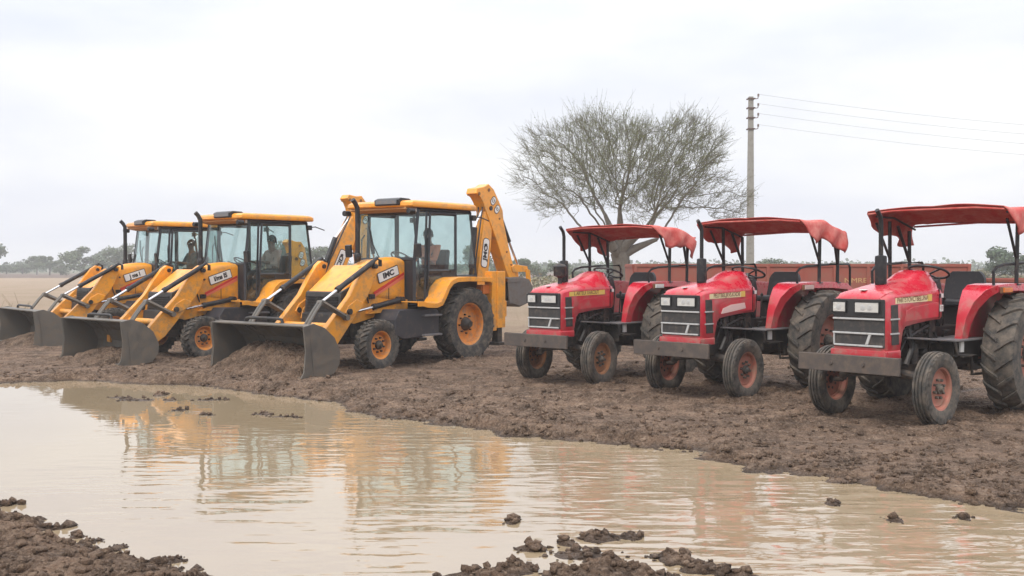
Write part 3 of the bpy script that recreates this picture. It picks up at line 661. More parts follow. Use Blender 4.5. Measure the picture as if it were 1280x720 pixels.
    # roof
    mb = MB(); ring = lambda z_, g_, h_: [(1.36-g_, -.62-h_, z_), (1.36-g_, .62+h_, z_), (1.26-g_, .80-g_*.5, z_), (-.50+g_, .80-g_*.5, z_), (-.62+g_, .70-g_*.5, z_), (-.62+g_, -.70+g_*.5, z_), (-.50+g_, -.80+g_*.5, z_), (1.26-g_, -.80+g_*.5, z_)]
    mb.loft([ring(2.735, .02, 0), ring(2.76, 0, 0), ring(2.815, .005, 0), ring(2.845, .05, -.03), ring(2.86, .16, -.08)]); mb.build('roof', 'yellow', cab, bevel=.01, smooth=50)
    mb = MB(); mb.prism([(1.30, 2.735), (1.32, 2.70), (1.08, 2.655), (1.04, 2.735)], -.68, .68); mb.build('sun_visor', mat('tan_visor', (.50, .27, .10), .6), cab, bevel=.006)
    lb = MB(); lb.prism([(1.40, 2.765), (1.41, 2.86), (1.33, 2.895), (1.12, 2.89), (1.04, 2.85), (1.04, 2.765)], .02, .60); lbo = lb.build('work_light_box', 'black', cab, bevel=.012)
    mb = MB(); mb.box(1.405, 1.418, .06, .56, 2.785, 2.855); mb.build('lens', 'tread', lbo, bevel=.003)
    for s in (-1, 1):
        mb = MB(); mb.cyl((1.22, s*.79, 2.66), (1.36, s*.79, 2.66), .05, 12); mb.build('corner_lamp', 'black', cab, bevel=.006)
    mb = MB(); mb.box(1.09, 1.10, .60, .74, 2.655, 2.72); mb.build('maker_plate', 'white', cab)
    mb = MB(); mb.tube([(1.165, -.10, 1.86), (1.13, -.32, 2.15), (1.09, -.42, 2.42)], .010, 5); mb.build('wiper', 'black', cab)
    # inside
    mb = MB(); mb.prism([(.22, 1.42), (.22, 1.53), (-.20, 1.53), (-.32, 2.02), (-.42, 2.02), (-.34, 1.42)], -.24, .24); mb.box(-.22, .1, -.18, .18, 1.07, 1.42); mb.build('operator_seat', 'seat', cab, bevel=.04)
    mb = MB(); mb.prism([(1.10, 1.07), (1.10, 1.84), (.96, 1.86), (.80, 1.76), (.86, 1.07)], -.20, .20); mb.box(.2, .75, -.62, -.36, 1.07, 1.62); mb.build('console', 'plastic', cab, bevel=.02)
    mb = MB(); c = Vector((.70, 0, 1.86)); ax = Vector((-.55, 0, .83)).normalized(); u = Vector((0, 1, 0)); v_ = ax.cross(u)
    mb.tube([c+(u*math.cos(t*math.pi/12)+v_*math.sin(t*math.pi/12))*.19 for t in range(25)], .014, 6, cap=False)
    for t in (0, 2.1, 4.2): mb.tube([c, c+(u*math.cos(t)+v_*math.sin(t))*.19], .011, 5)
    mb.tube([c, (.88, 0, 1.62)], .03, 8); mb.build('steering_wheel', 'plastic', cab)
    # exhaust stack
    mb = MB(); mb.tube([(1.50, -.30, 1.78), (1.50, -.30, 2.62), (1.505, -.30, 2.74), (1.55, -.305, 2.82), (1.61, -.31, 2.88)], .044, 12); mb.lathe([(.05, 0), (.062, .02), (.062, .12), (.05, .14)], (1.50, -.30, 1.80), 14, 'z'); mb.build('exhaust_stack', 'black', T)
    # rear frame, stabilisers, tail lamps
    mb = MB(); mb.box(-1.08, -.72, -.95, .95, .58, .80); mb.box(-1.10, -.98, -1.05, 1.05, .75, 1.05); mb.box(-1.02, -.80, -.6, .6, .8, 1.15); mb.build('rear_frame', 'yellow', T, bevel=.01)
    for s in (-1, 1):
        mb = MB(); mb.box(-.98, -.74, s*1.0-.11, s*1.0+.11, .55, 1.61); mb.box(-.74, -.60, s*1.0-.09, s*1.0+.09, .50, 1.61)
        st = mb.build('stabiliser', 'yellow', T, bevel=.008)
        mb = MB(); mb.box(-.93, -.79, s*1.0-.07, s*1.0+.07, .28, .55); mb.box(-.98, -.74, s*1.0-.13, s*1.0+.13, .22, .28); mb.build('foot', 'black', st, bevel=.006)
        mb = MB(); mb.box(-.72, -.42, s*.94-.08, s*.94+.08, 1.19, 1.36); mb.box(-.42, -.40, s*.94-.06, s*.94+.06, 1.21, 1.34); mb.build('indicator_lamp', 'orange_lamp', T, bevel=.02)
    # badge panel details on the near cowl side: seam, latch, red stripes
    for s in (-1, 1):
        mb = MB(); mb.prism([(1.925, 1.215), (1.925, 1.265), (1.18, 1.60), (1.18, 1.555)], s*.517-.004, s*.517+.004); mb.build('red_stripe', 'decal_red', T, smooth=0)
        mb = MB(); mb.prism([(1.90, 1.185), (1.925, 1.21), (1.18, 1.548), (1.18, 1.49)], s*.517-.004, s*.517+.004); mb.build('coral_stripe', 'decal_pink', T, smooth=0)
        mb = MB(); mb.box(1.90, 2.02, s*.50-.02, s*.50+.025, 1.15, 1.23); mb.build('latch', 'decal_black', T, bevel=.004)
        mb = MB(); mb.cyl((1.93, s*.5, 1.52), (1.93, s*.52, 1.52), .02, 8); mb.build('cowl_lock', 'decal_black', T)
        mb = MB(); mb.tube([(1.16, s*.525, 1.10), (1.16, s*.525, 1.80)], .012, 4); mb.build('cowl_seal', 'decal_black', T)
        mb = MB(); mb.tube([(1.56, s*.516, 1.13), (1.56, s*.516, 1.35)], .006, 4); mb.build('panel_seam', 'decal_black', T)
    return T
def rounded_plate(mb, w_, h_, th, r_, n=4):
    pts = []
    for cx, cy, a0 in ((w_/2-r_, h_/2-r_, 0), (-w_/2+r_, h_/2-r_, 90), (-w_/2+r_, -h_/2+r_, 180), (w_/2-r_, -h_/2+r_, 270)):
        for k in range(n+1): pts.append((cx+r_*math.cos(R(a0+90*k/n)), cy+r_*math.sin(R(a0+90*k/n))))
    m_ = len(pts); return mb.add([(x, y, 0) for x, y in pts]+[(x, y, th) for x, y in pts], [tuple(range(m_))[::-1], tuple(range(m_, 2*m_))]+[(i, (i+1) % m_, (i+1) % m_+m_, i+m_) for i in range(m_)])
def badge(parent, body, loc, tilt, w_=.50, h_=.155, side=1, size=.12, sx=1.25, r_=.012, bold=.006):
    """white name plate with a black rim on a panel facing the machine's side"""
    B = Matrix(((-side, 0, 0, loc[0]), (0, 0, side, loc[1]), (0, 1, 0, loc[2]), (0, 0, 0, 1))) @ Matrix.Rotation(tilt, 4, 'Z')
    mb = MB(); rounded_plate(mb, w_+.03, h_+.03, .004, r_+.01); mb.v = [tuple(B @ Vector(p)) for p in mb.v]; rim = mb.build('badge_rim', 'decal_black', parent, smooth=0)
    mb = MB(); rounded_plate(mb, w_, h_, .007, r_); mb.v = [tuple(B @ Vector(p)) for p in mb.v]; pl = mb.build('badge_plate', 'decal_white', rim, smooth=0)
    text_mesh('badge_lettering', body, size, 'decal_black', rim, (loc[0], loc[1]+side*.008, loc[2]), tilt, sx, .002, side, bold)
def backhoe(T, lean, fold, badge_text, kn=1.82):
    """excavator boom: lean = backward lean of the boom, fold = angle of the dipper below the knee (degrees)"""
    B = empty('excavator_arm', (0, 0, 0), 0, T)
    Y = .10
    def rot(p, o, a): 
        x, z_ = p[0]-o[0], p[1]-o[1]; c, s = math.cos(a), math.sin(a); return (o[0]+x*c-z_*s, o[1]+x*s+z_*c)
    mb = MB(); mb.box(-1.45, -1.08, Y-.16, Y+.16, .62, 1.35); mb.cyl((-1.28, Y, .58), (-1.28, Y, 1.42), .10, 16); mb.build('slew_post', 'yellow', B, bevel=.015)
    o = (-1.36, 1.18); a = R(lean)
    b = [(-.17, -.08), (-.22, .35), (-.20, 1.1), (-.12, 1.75), (-.10, kn-.12), (0, kn), (.10, kn-.05), (.16, 1.75), (.20, 1.0), (.20, .30), (.12, -.08)]
    bp_ = [rot((o[0]+p[0]*(.78 if kn < 2 else 1.1), o[1]+p[1]), o, a) for p in b]
    mb = MB(); mb.prism(bp_, Y-.11, Y+.11); bm_ = mb.build('boom', 'yellow', B, bevel=.015)
    P = lambda x, z_, y: (*[rot((o[0]+x, o[1]+z_), o, a)][0][:1], y, rot((o[0]+x, o[1]+z_), o, a)[1])
    for q in ((0, 0), (.03, .95), (0, kn-.12)): mb = MB(); mb.cyl(P(*q, Y-.15), P(*q, Y+.15), .045 if q[1] != .95 else .03, 12); mb.build('pin', 'decal_black', bm_)
    # boom ram on the cab side of the boom, hoses
    mb = MB(); mb.tube([P(.27, .45, Y+.02), P(.30, 1.25, Y+.02)], .058, 12); mb.tube([P(.24, .3, Y+.0), P(.27, .5, Y+.02)], .04, 8); rm = mb.build('boom_ram', 'black', B)
    mb = MB(); mb.cyl(P(.30, 1.25, Y+.02), P(.14, kn-.2, Y+.02), .026, 10); mb.build('ram_rod', 'chrome', rm)
    for k, dy in enumerate((-.05, .05)):
        mb = MB(); mb.tube([P(.17, .1, Y+dy), P(.26, .7, Y+dy+.06), P(.22, 1.6, Y+dy+.05), P(.17, kn-.1, Y+dy), P(.02, kn+.07, Y+dy), P(-.18, kn-.05, Y+dy)], .014, 6); mb.build('hose', 'plastic', B)
    # dipper: local frame with its pivot at the knee, u along the dipper
    kx, kz = rot((o[0], o[1]+kn-.12), o, a); fa = R(fold)
    ux, uz = -math.sin(fa), -math.cos(fa)              # down and backwards
    vx, vz = -uz*-1, ux*-1                              # towards the outer (rear) side
    vx, vz = (uz, -ux); 
    D = lambda u_, v_, y=0: (kx+ux*u_+vx*v_, y, kz+uz*u_+vz*v_)
    D2 = lambda u_, v_: (D(u_, v_)[0], D(u_, v_)[2])
    d = [(-.46, .0), (-.46, .15), (-.30, .26), (.0, .32), (.20, .35), (.42, .28), (.9, .22), (1.62, .17), (1.68, .08), (1.60, -.03), (1.37, -.07), (.6, -.10), (.0, -.16), (-.20, -.17), (-.33, -.21), (-.44, -.30), (-.52, -.22)]
    mb = MB(); mb.prism([D2(*p) for p in d], Y-.13, Y+.13); dp = mb.build('dipper', 'yellow', B, bevel=.015)
    pm_ = mat('rusty_pin', (.22, .10, .04), .7)
    for q in ((0, 0), (.30, .17), (-.35, .10), (1.0, .10), (1.3, .12), (-.40, -.22)): mb = MB(); mb.cyl(D(*q, Y-.145), D(*q, Y+.145), .034 if q[0] < .3 else .02, 10); mb.build('pin', pm_, dp)
    mb = MB(); mb.tube([D(.36, .37, Y), D(.92, .42, Y)], .046, 12); mb.tube([D(.32, .30, Y), D(.38, .38, Y)], .045, 8); rm = mb.build('bucket_ram', 'black', B)
    mb = MB(); mb.cyl(D(.92, .42, Y), D(1.60, .50, Y), .025, 10); mb.build('ram_rod', 'chrome', rm)
    mb = MB()
    for y in (-.13, .13):
        mb.prism([D2(*p) for p in ((1.34, .10), (1.34, .22), (1.56, .60), (1.68, .58), (1.46, .10))], Y+y-.02, Y+y+.02)
        mb.prism([D2(*p) for p in ((1.58, .52), (1.66, .62), (1.96, .52), (1.92, .40))], Y+y*1.2-.02, Y+y*1.2+.02)
    mb.build('bucket_link', 'yellow', B, bevel=.008)
    # digging bucket
    bo = D(1.62, .05); 
    bk = empty('digging_bucket', (0, 0, 0), 0, B)
    q = [(.26, .04), (-.20, .05), (-.46, .0), (-.58, -.14), (-.54, -.32), (-.38, -.46), (-.14, -.52), (.22, -.44)]
    pr = [(bo[0]+p[0]+.12, bo[2]+p[1]+.0) for p in q]
    mb = MB(); mb.band(pr, -.02, Y-.28, Y+.28); mb.build('bucket_shell', 'steel2', bk, smooth=30)
    for s in (-1, 1):
        mb = MB(); mb.prism(pr, Y+s*.285-.012, Y+s*.285+.012); mb.prism([pr[0], pr[1], (pr[1][0]+.08, pr[1][1]-.08), (pr[0][0], pr[0][1]-.08)], Y+s*.30-.008, Y+s*.30+.008); mb.build('side_plate', 'steel2', bk, bevel=.003)
    mb = MB()
    for k in range(4): mb.prism([(pr[-1][0]-.02, pr[-1][1]-.02), (pr[-1][0]+.14, pr[-1][1]+.0), (pr[-1][0]-.02, pr[-1][1]+.035)], Y-.26+k*.16, Y-.22+k*.16)
    mb.build('bucket_teeth', 'steel', bk)
    # maker's badges on the boom and on the dipper
    c = P(0, .80, Y+.112)
    badge(B, badge_text, c, R(90)+a*-1 if False else R(90)-a, .56, .17 if kn < 2 else .2, 1, .15, 1.15, .06)
    c = D(-.05 if False else .0, .12, Y+.132)
    for q in ((-.10, .14), (.10, .18)):
        c = D(*q, Y+.131); mb = MB(); Bm = Matrix(((-1, 0, 0, c[0]), (0, 0, 1, c[1]), (0, 1, 0, c[2]), (0, 0, 0, 1))) @ Matrix.Rotation(R(90)-fa-R(20), 4, 'Z')
        rounded_plate(mb, .20, .14, .004, .065, 6); mb.v = [tuple(Bm @ Vector(p)) for p in mb.v]; rim = mb.build('badge_rim', 'decal_black', dp, smooth=0)
        mb = MB(); rounded_plate(mb, .17, .11, .007, .052, 6); mb.v = [tuple(Bm @ Vector(p)) for p in mb.v]; mb.build('badge_plate', 'decal_white', rim, smooth=0)
        text_mesh('badge_lettering', 'G' if q[0] < 0 else '0', .11, 'decal_black', rim, (c[0], c[1]+.008, c[2]), R(90)-fa-R(20), 1.2)
    return B
# ---- people at the controls
def skin_mesh(name, pts, edges, radii, material, parent, sub=1, root=0):
    me = bpy.data.meshes.new(name); me.from_pydata(pts, edges, []); o = bpy.data.objects.new(name, me); COL.objects.link(o)
    sk = o.modifiers.new('skin', 'SKIN'); sk.use_smooth_shade = True
    for i, r_ in enumerate(radii):
        me.skin_vertices[0].data[i].radius = (r_, r_) if not isinstance(r_, tuple) else r_
    me.skin_vertices[0].data[root].use_root = True
    sb = o.modifiers.new('sub', 'SUBSURF'); sb.levels = sub; sb.render_levels = sub
    dg = bpy.context.evaluated_depsgraph_get(); m2 = bpy.data.meshes.new_from_object(o.evaluated_get(dg)); m2.name = name
    bpy.data.objects.remove(o); m2.materials.clear(); m2.materials.append(M[material])
    m2.polygons.foreach_set('use_smooth', [True]*len(m2.polygons))
    q = bpy.data.objects.new(name, m2); COL.objects.link(q)
    if parent: q.parent = parent
    return q
def make_person(shirt, label, group=None):
    """seated driver; origin under the hips at floor height of the seat (z = seat top)"""
    pts = []; ed = []; rad = []
    def P(x, y, z_, r_, par=None):
        pts.append((x, y, z_)); rad.append(r_)
        if par is not None: ed.append((par, len(pts)-1))
        return len(pts)-1
    hip = P(0, 0, .10, (.15, .12)); w1 = P(.0, 0, .28, (.13, .10), hip); ch = P(-.02, 0, .47, (.16, .115), w1); nk = P(.0, 0, .60, (.055, .055), ch)
    h0 = P(.02, 0, .67, (.062, .07), nk); h1 = P(.03, 0, .74, (.078, .092), h0); h2 = P(.025, 0, .83, (.060, .075), h1)
    for s in (-1, 1):
        t = P(.08, s*.09, .08, .085, hip); kn = P(.47, s*.13, .10, .062, t); an = P(.52, s*.12, -.30, .042, kn); P(.66, s*.12, -.37, .032, an)
        sh = P(-.01, s*.19, .52, .056, ch); eb = P(.12, s*.25, .28, .042, sh); wr = P(.36, s*.17, .33, .027, eb); pm = P(.42, s*.15, .345, (.036, .018), wr)
        for k, (dy, ln) in enumerate(((-.028, .05), (-.010, .062), (.010, .06), (.028, .045))):
            a = P(.45+ln*.3, s*.15+dy, .35, .0095, pm); b = P(.45+ln, s*.15+dy, .325, .0085, a); P(.45+ln*.75, s*.15+dy, .30, .0075, b)
        th = P(.40, s*.15-s*.04, .34, .011, wr); P(.44, s*.15-s*.055, .345, .009, th)
    body = skin_mesh('person', pts, ed, rad, 'skin', None, 1, 0); tag(body, label, 'person', group)
    ns = 4
    sp = [(0, 0, .09), (0, 0, .28), (-.02, 0, .47), (-.005, 0, .565)]; se = [(0, 1), (1, 2), (2, 3)]; sr = [(.162, .135), (.150, .122), (.172, .128), (.075, .075)]
    for s in (-1, 1):
        k = len(sp); sp += [(-.01, s*.19, .52), (.12, s*.25, .28), (.24, s*.21, .305)]; se += [(2, k), (k, k+1), (k+1, k+2)]; sr += [.070, .055, .048]
    skin_mesh('shirt', sp, se, sr, shirt, body, 1)
    tp = [(0, 0, .10)]; te = []; tr_ = [(.165, .125)]
    for s in (-1, 1):
        k = len(tp); tp += [(.08, s*.09, .08), (.47, s*.13, .10), (.52, s*.12, -.27)]; te += [(0, k), (k, k+1), (k+1, k+2)]; tr_ += [.097, .074, .055]
    skin_mesh('trousers', tp, te, tr_, 'trouser', body, 1)
    mb = MB(); rings = []
    for i in range(7):
        t = i/6*math.pi*.56; r_ = math.sin(t+.02); rings.append([(.012+.106*r_*math.cos(a), .090*r_*math.sin(a), .765+.125*math.cos(t)-(.02 if i > 4 and math.cos(a) < 0 else 0)+(.02 if i > 4 and math.cos(a) > .3 else 0)) for a in [2*math.pi*k/16 for k in range(16)]])
    mb.loft(rings); mb.build('hair', 'hair', body, smooth=60)
    mb = MB()
    mb.prism([(.105, .775), (.108, .745), (.135, .735), (.122, .755)], -.014, .014); mb.build('nose', 'skin', body, bevel=.004)
    for s in (-1, 1):
        mb = MB(); mb.lathe([(.001, -.008), (.012, -.004), (.014, 0), (.012, .004), (.001, .008)], (.105, s*.032, .775), 10, 'x'); mb.build('eye', 'decal_white', body)
        mb = MB(); mb.tube([(.02, s*.088, .79), (.03, s*.102, .775), (.025, s*.100, .75), (.012, s*.09, .74)], .012, 6); mb.build('ear', 'skin', body)
    mb = MB(); mb.box(.100, .112, -.022, .022, .706, .714); mb.build('mouth', 'decal_brown', body, bevel=.003)
    return body
proto = make_digger()
DSPEC = [ # x, y, heading, scale, boom lean, dipper fold, cowl badge, boom badge, label, shirt, person label
    (-1.60, 19.5, -127, 1.0, 9.8, 25.5, 'IMC', 'JMC', 'yellow backhoe loader nearest the red tractors, its raised digging arm standing behind the cab', 'shirt_peach', 'driver in an orange shirt seated behind the glass of the loader nearest the red tractors'),
    (-4.95, 21.3, -131, .955, 28, 8, 'I/ms IS', 'CID', 'yellow backhoe loader in the middle of the row, badge reading I/ms IS', 'shirt_beige', 'driver in a pale pink shirt seated in the middle loader'),
    (-7.73, 24.95, -139.5, .957, 62, 0, 'J ms I', 'CID', 'leftmost yellow backhoe loader, its bucket cut off by the left edge of the photo', 'shirt_teal', 'dark slate clothed driver seated in the leftmost loader')]
diggers = [proto]+[copy_tree(proto) for _ in DSPEC[1:]]
for T, (x, y, dg_, sc, lean, fold, bt, bb, lb_, shirt, pl_) in zip(diggers, DSPEC):
    T['label'] = lb_
    badge(T, bt, (1.575, .518, 1.567), R(17), .50, .155, 1, .13, 1.25 if len(bt) < 5 else .9)
    badge(T, bt, (1.575, -.518, 1.567), R(-17), .50, .155, -1, .13, 1.25 if len(bt) < 5 else .9)
    if T is diggers[2]:                                  # this machine carries a wider bucket
        for ch in T.children:
            if ch.name.startswith('loader_bucket'): ch.scale.y = 1.24; ch.location.y = -.26
    backhoe(T, lean, fold, bb, 2.1 if lean == 28 else 1.82)
    T.location = (x, y, 0); T.rotation_euler.z = R(dg_); T.scale = (sc,)*3
    p = make_person(shirt, pl_, 'drivers in the loader cabs')
    c, s = math.cos(R(dg_)), math.sin(R(dg_)); p.location = (x-.06*c*sc, y-.06*s*sc, 1.53*sc); p.rotation_euler.z = R(dg_)
# mud in and in front of the loader buckets
def mud_heap(x, y, deg, sc, h0, w0, label, fr=4.35):
    n, m_ = 110, 60; u = np.linspace(-w0, w0, n); v = np.linspace(3.33, fr, m_); V, U = np.meshgrid(v, u)
    prof = np.interp(V, [3.33, 3.5, 3.75, 4.05, fr], [.85, 1, .72, .30, -.10])*h0
    across = 1-np.clip(np.abs(U/w0), 0, 1)**2.6
    Z = prof*(.35+.65*across)*(.75+.5*fbm(U*2+x, V*2, 3, 91))+.07*(np.sqrt(np.clip(1-(worley(U*8, V*8, 92+int(x))*1.6)**2, 0, 1))-.3)+.03*(fbm(U*14, V*14, 3, 93)-.5)
    edge = np.minimum(1, (1-np.abs(U/w0))*9); Z = Z*edge-.06*(1-edge)
    Z = np.where(V < 3.45, np.minimum(Z, .45), Z); Z[:, -1] = -.08
    o = grid_obj('mud_heap', V, U, Z+.02, M['mud']); tag(o, label, 'mud heap', 'heaps of mud in the loader buckets')
    o.location = (x, y, 0); o.rotation_euler.z = R(deg); o.scale = (sc,)*3
mud_heap(-1.60, 19.5, -127, 1., .46, 1.07, 'brown lumpy mud heap in the bucket of the loader nearest the tractors', 4.45)
mud_heap(-4.95, 21.3, -131, .955, .20, .9, 'low mud heap in the bucket of the middle loader', 4.3)
mud_heap(-7.73, 24.95, -139.5, .957, .22, 1.0, 'thin layer of mud in the leftmost loader bucket', 4.2)

# ---------------------------------------------------------------- tractors
def make_tractor():
    T = tag(empty('tractor'), 'x', 'tractor', 'red tractors parked in a row')
    # engine block, gearbox, frame rails, hydraulics
    mb = MB(); mb.box(1.25, 2.05, -.17, .17, .62, 1.08); mb.box(1.18, 1.32, -.23, .23, .5, 1.12); mb.box(1.3, 2.0, -.14, .14, .48, .62)
    for k in range(4): mb.box(1.34+k*.17, 1.46+k*.17, -.20, .20, .92, 1.06); mb.cyl((1.40+k*.17, .17, .98), (1.40+k*.17, .24, .96), .03, 8)
    mb.cyl((1.55, .17, .74), (1.55, .30, .74), .05, 12); mb.cyl((1.75, .26, .62), (1.75, .26, .86), .048, 12); mb.lathe([(.01, -.03), (.10, -.03), (.10, .03), (.01, .03)], (2.08, .0, .92), 16, 'x')
    mb.box(1.42, 1.72, .18, .26, .78, .90); mb.build('engine', 'engine', T, bevel=.01)
    mb = MB()
    for s in (-1, 1):
        for pth in ([(1.35, s*.22, 1.03), (1.6, s*.27, 1.0), (1.9, s*.24, .9), (1.98, s*.2, .7)], [(1.9, s*.2, 1.05), (1.86, s*.27, .88), (1.7, s*.28, .75)], [(1.25, s*.24, .95), (1.2, s*.3, .8), (1.35, s*.3, .66)]): mb.tube(pth, .014, 6)
    mb.tube([(1.85, .24, 1.02), (1.82, .27, .80), (1.95, .27, .62)], .035, 8); mb.tube([(1.45, -.24, .98), (2.0, -.24, 1.0)], .045, 8); mb.build('engine_pipes', 'black', T)
    mb = MB(); mb.box(-.35, 1.2, -.19, .19, .50, .88); mb.box(-.42, .3, -.23, .23, .45, .98); mb.box(.3, 1.1, -.13, .13, .88, 1.0); mb.cyl((.25, -.60, .70), (.25, .60, .70), .09, 14)
    for s in (-1, 1): mb.lathe([(.001, -.1), (.17, -.08), (.19, 0), (.14, .12), (.001, .12)], (.25, s*.34, .70), 18)
    mb.build('gearbox', 'engine', T, bevel=.015)
    mb = MB(); mb.box(1.95, 2.42, -.19, .19, .62, .80); mb.box(1.9, 2.58, -.21, -.17, .56, .72); mb.box(1.9, 2.58, .17, .21, .56, .72); mb.box(2.2, 2.46, -.24, .24, .56, .74); mb.build('front_frame', 'black', T, bevel=.01)
    mb = MB(); mb.tube([(1.95, -.50, .44), (1.95, -.42, .50), (1.95, 0, .55), (1.95, .42, .50), (1.95, .50, .44)], [.05, .055, .06, .055, .05], 8)
    for s in (-1, 1): mb.cyl((1.95, s*.48, .40), (1.95, s*.48, .62), .035, 10); mb.cyl((1.95, s*.48, .41), (1.95, s*.6, .40), .03, 8); mb.tube([(1.95, s*.46, .60), (1.80, s*.44, .60), (1.3, s*.30, .72)], .018, 6)
    mb.build('front_axle', 'engine', T, bevel=.008)
    # footplates and side step
    for s in (-1, 1):
        mb = MB(); mb.box(.66, 1.40, min(s*.16, s*.60), max(s*.16, s*.60), .865, .885); mb.prism([(1.40, .885), (1.95, .93), (1.95, .91), (1.40, .865)], min(s*.26, s*.44), max(s*.26, s*.44)); mb.build('footplate', 'tread', T, bevel=.004)
        mb = MB(); mb.tube([(1.40, s*.56, .86), (1.38, s*.58, .72), (1.05, s*.58, .70), (.98, s*.56, .48), (.70, s*.56, .47)], .018, 6); mb.box(1.0, 1.34, min(s*.50, s*.62), max(s*.50, s*.62), .69, .71); mb.prism([(.62, .86), (1.38, .86), (1.28, .74), (.70, .66)], s*.52-.01, s*.52+.01); mb.box(.70, 1.30, min(s*.2, s*.5), max(s*.2, s*.5), .60, .84); mb.build('side_step', 'black', T, bevel=.004)
    mb = MB(); mb.box(1.18, 1.26, .535, .56, .74, .86); mb.build('tool_tag', 'white', T, bevel=.004)
    # hood with a raised spine
    sec = [ # x, half width, spine half width, z bottom, z shoulder, z top
        (1.12, .27, .15, 1.12, 1.40, 1.56), (1.20, .305, .17, 1.10, 1.44, 1.645), (1.32, .31, .165, 1.10, 1.45, 1.660), (1.46, .315, .16, 1.095, 1.45, 1.625), (1.62, .318, .155, 1.085, 1.445, 1.565), (1.80, .32, .16, 1.07, 1.435, 1.525),
        (2.02, .32, .18, 1.045, 1.425, 1.50), (2.10, .32, .19, .98, 1.415, 1.488), (2.17, .32, .20, .745, 1.41, 1.475), (2.30, .32, .215, .74, 1.395, 1.452), (2.38, .315, .22, .74, 1.38, 1.430), (2.43, .305, .21, .745, 1.36, 1.395), (2.45, .29, .19, .76, 1.345, 1.360)]
    rings = []
    for x, hw, sw, zb, zs, zt in sec:
        h = [(hw-.02, zb), (hw, zb+.03), (hw, zs-.035), (hw-.012, zs-.008), (hw-.05, zs+.012), ((hw+sw)/2, zs+.25*(zt-zs)+.012), (sw+.015, zs+.62*(zt-zs)), (sw-.03, zt-.008), (sw*.5, zt)]
        rings.append([(x, a, z_) for a, z_ in h]+[(x, -a, z_) for a, z_ in h[::-1]])
    mb = MB(); mb.loft(rings); hood = mb.build('hood', 'red', T, smooth=42)
    mb = MB(); mb.box(1.262, 1.270, -.3125, .3125, 1.12, 1.44); mb.build('panel_gap', 'decal_black', hood)
    # bright side crease piece
    for s in (-1, 1):
        mb = MB(); mb.prism([(1.30, 1.40), (2.28, 1.37), (2.28, 1.362), (1.30, 1.388)], s*.319-.004, s*.319+.006); mb.build('crease', 'red', hood)
        # raised lower panel outline
        mb = MB(); mb.prism([(1.30, 1.30), (1.9, 1.255), (2.03, 1.22), (2.06, 1.10), (1.30, 1.13)], s*.316-.004, s*.316+.006); mb.build('side_panel', 'red', hood, bevel=.006)
    mb = MB(); mb.box(2.335, 2.40, -.03, .04, 1.440, 1.452, Matrix.Rotation(0, 4, 'Y')); mb.build('bonnet_emblem', 'white', hood, bevel=.004)
    # front face: black mask, twin lamps, mesh, white bars
    mb = MB(); mb.box(2.440, 2.462, -.30, .30, .83, 1.335); gm = mb.build('grille', 'grille', T, bevel=.005)
    mb = MB(); mb.box(2.452, 2.470, -.303, .303, 1.16, 1.348); mb.build('lamp_mask', 'plastic', gm, bevel=.005)
    for y0, y1 in ((-.30, -.145), (-.035, .245)):
        mb = MB(); mb.box(2.462, 2.485, y0, y1, 1.205, 1.315); q = mb.build('headlight', 'lamp', T, bevel=.010)
        mb = MB(); yc_, w2, h2 = (y0+y1)/2, (y1-y0)/2+.010, .065
        for a_, b_, c_, d_ in ((-w2, w2, h2-.010, h2), (-w2, w2, -h2, -h2+.010), (-w2, -w2+.010, -h2, h2), (w2-.010, w2, -h2, h2)): mb.box(2.466, 2.490, yc_+a_, yc_+b_, 1.26+c_, 1.26+d_)
        mb.build('lamp_bezel', 'plastic', q, weld=False)
        for dy in ((0,) if w2 < .1 else (-.06, .055)):
            mb = MB(); mb.lathe([(.001, .0015), (.024, .0025), (.034, .0)], (2.4848, yc_+dy*.7, 1.258), 18, 'x'); mb.build('reflector', 'trim', q)
            pass
    for z_ in (1.135, .98): 
        mb = MB(); mb.box(2.455, 2.480, -.30, .30, z_-.010, z_+.010); mb.build('grille_bar', 'trim', T, bevel=.004)
    mb = MB(); mb.box(2.455, 2.480, -.285, .285, .838, .858); mb.prism([(2.456, .85), (2.478, .85), (2.478, .98), (2.456, .98)], -.293, -.277)
    mb.loft([[(2.456, .085, .86), (2.478, .085, .86), (2.478, .12, .86), (2.456, .12, .86)], [(2.456, .125, .97), (2.478, .125, .97), (2.478, .16, .97), (2.456, .16, .97)]]); mb.build('grille_bar', 'trim', T, bevel=.004)
    for s in (-1, 1):
        mb = MB(); mb.prism([(2.19, .86), (2.34, .86), (2.36, 1.29), (2.22, 1.29)], s*.318-.003, s*.318+.007); mb.build('side_grille', 'grille', T, bevel=.004)
        for z_ in (1.135, .98): mb = MB(); mb.box(2.19, 2.375, s*.325-.006, s*.325+.008, z_-.009, z_+.009); mb.build('side_bar', 'trim', T, bevel=.003)
    mb = MB(); mb.loft([rrect(.33, .71, .80, .012, x_) for x_ in (2.16, 2.44)]); mb.loft([rrect(.325, .715, .80, .012, x_) for x_ in (2.44, 2.475)]); mb.build('chin', 'red', T, bevel=.004)
    mb = MB(); mb.box(2.60, 2.635, -.63, .56, .565, .75); mb.box(2.57, 2.60, -.63, .56, .735, .75); bp = mb.build('front_bumper', 'bumper', T, bevel=.006)
    mb = MB()
    for y in (-.22, .16): mb.cyl((2.632, y, .66), (2.652, y, .66), .020, 6)
    mb.build('bolt', 'bumper', bp)
    # wheels
    for s in (-1, 1):
        wheel(T, 1.95, s*.62, .395, .405, .232, .17, 'rib', 'rubber2', FR[0], 'rubber2', .055, s, .055, .10, spin=.5+s)
        wheel(T, .25, s*.80, .69, .705, .37, .36, 'ag', 'rubber2', FR[0], 'rubber2', .11, s, .09, .16, spin=.2)
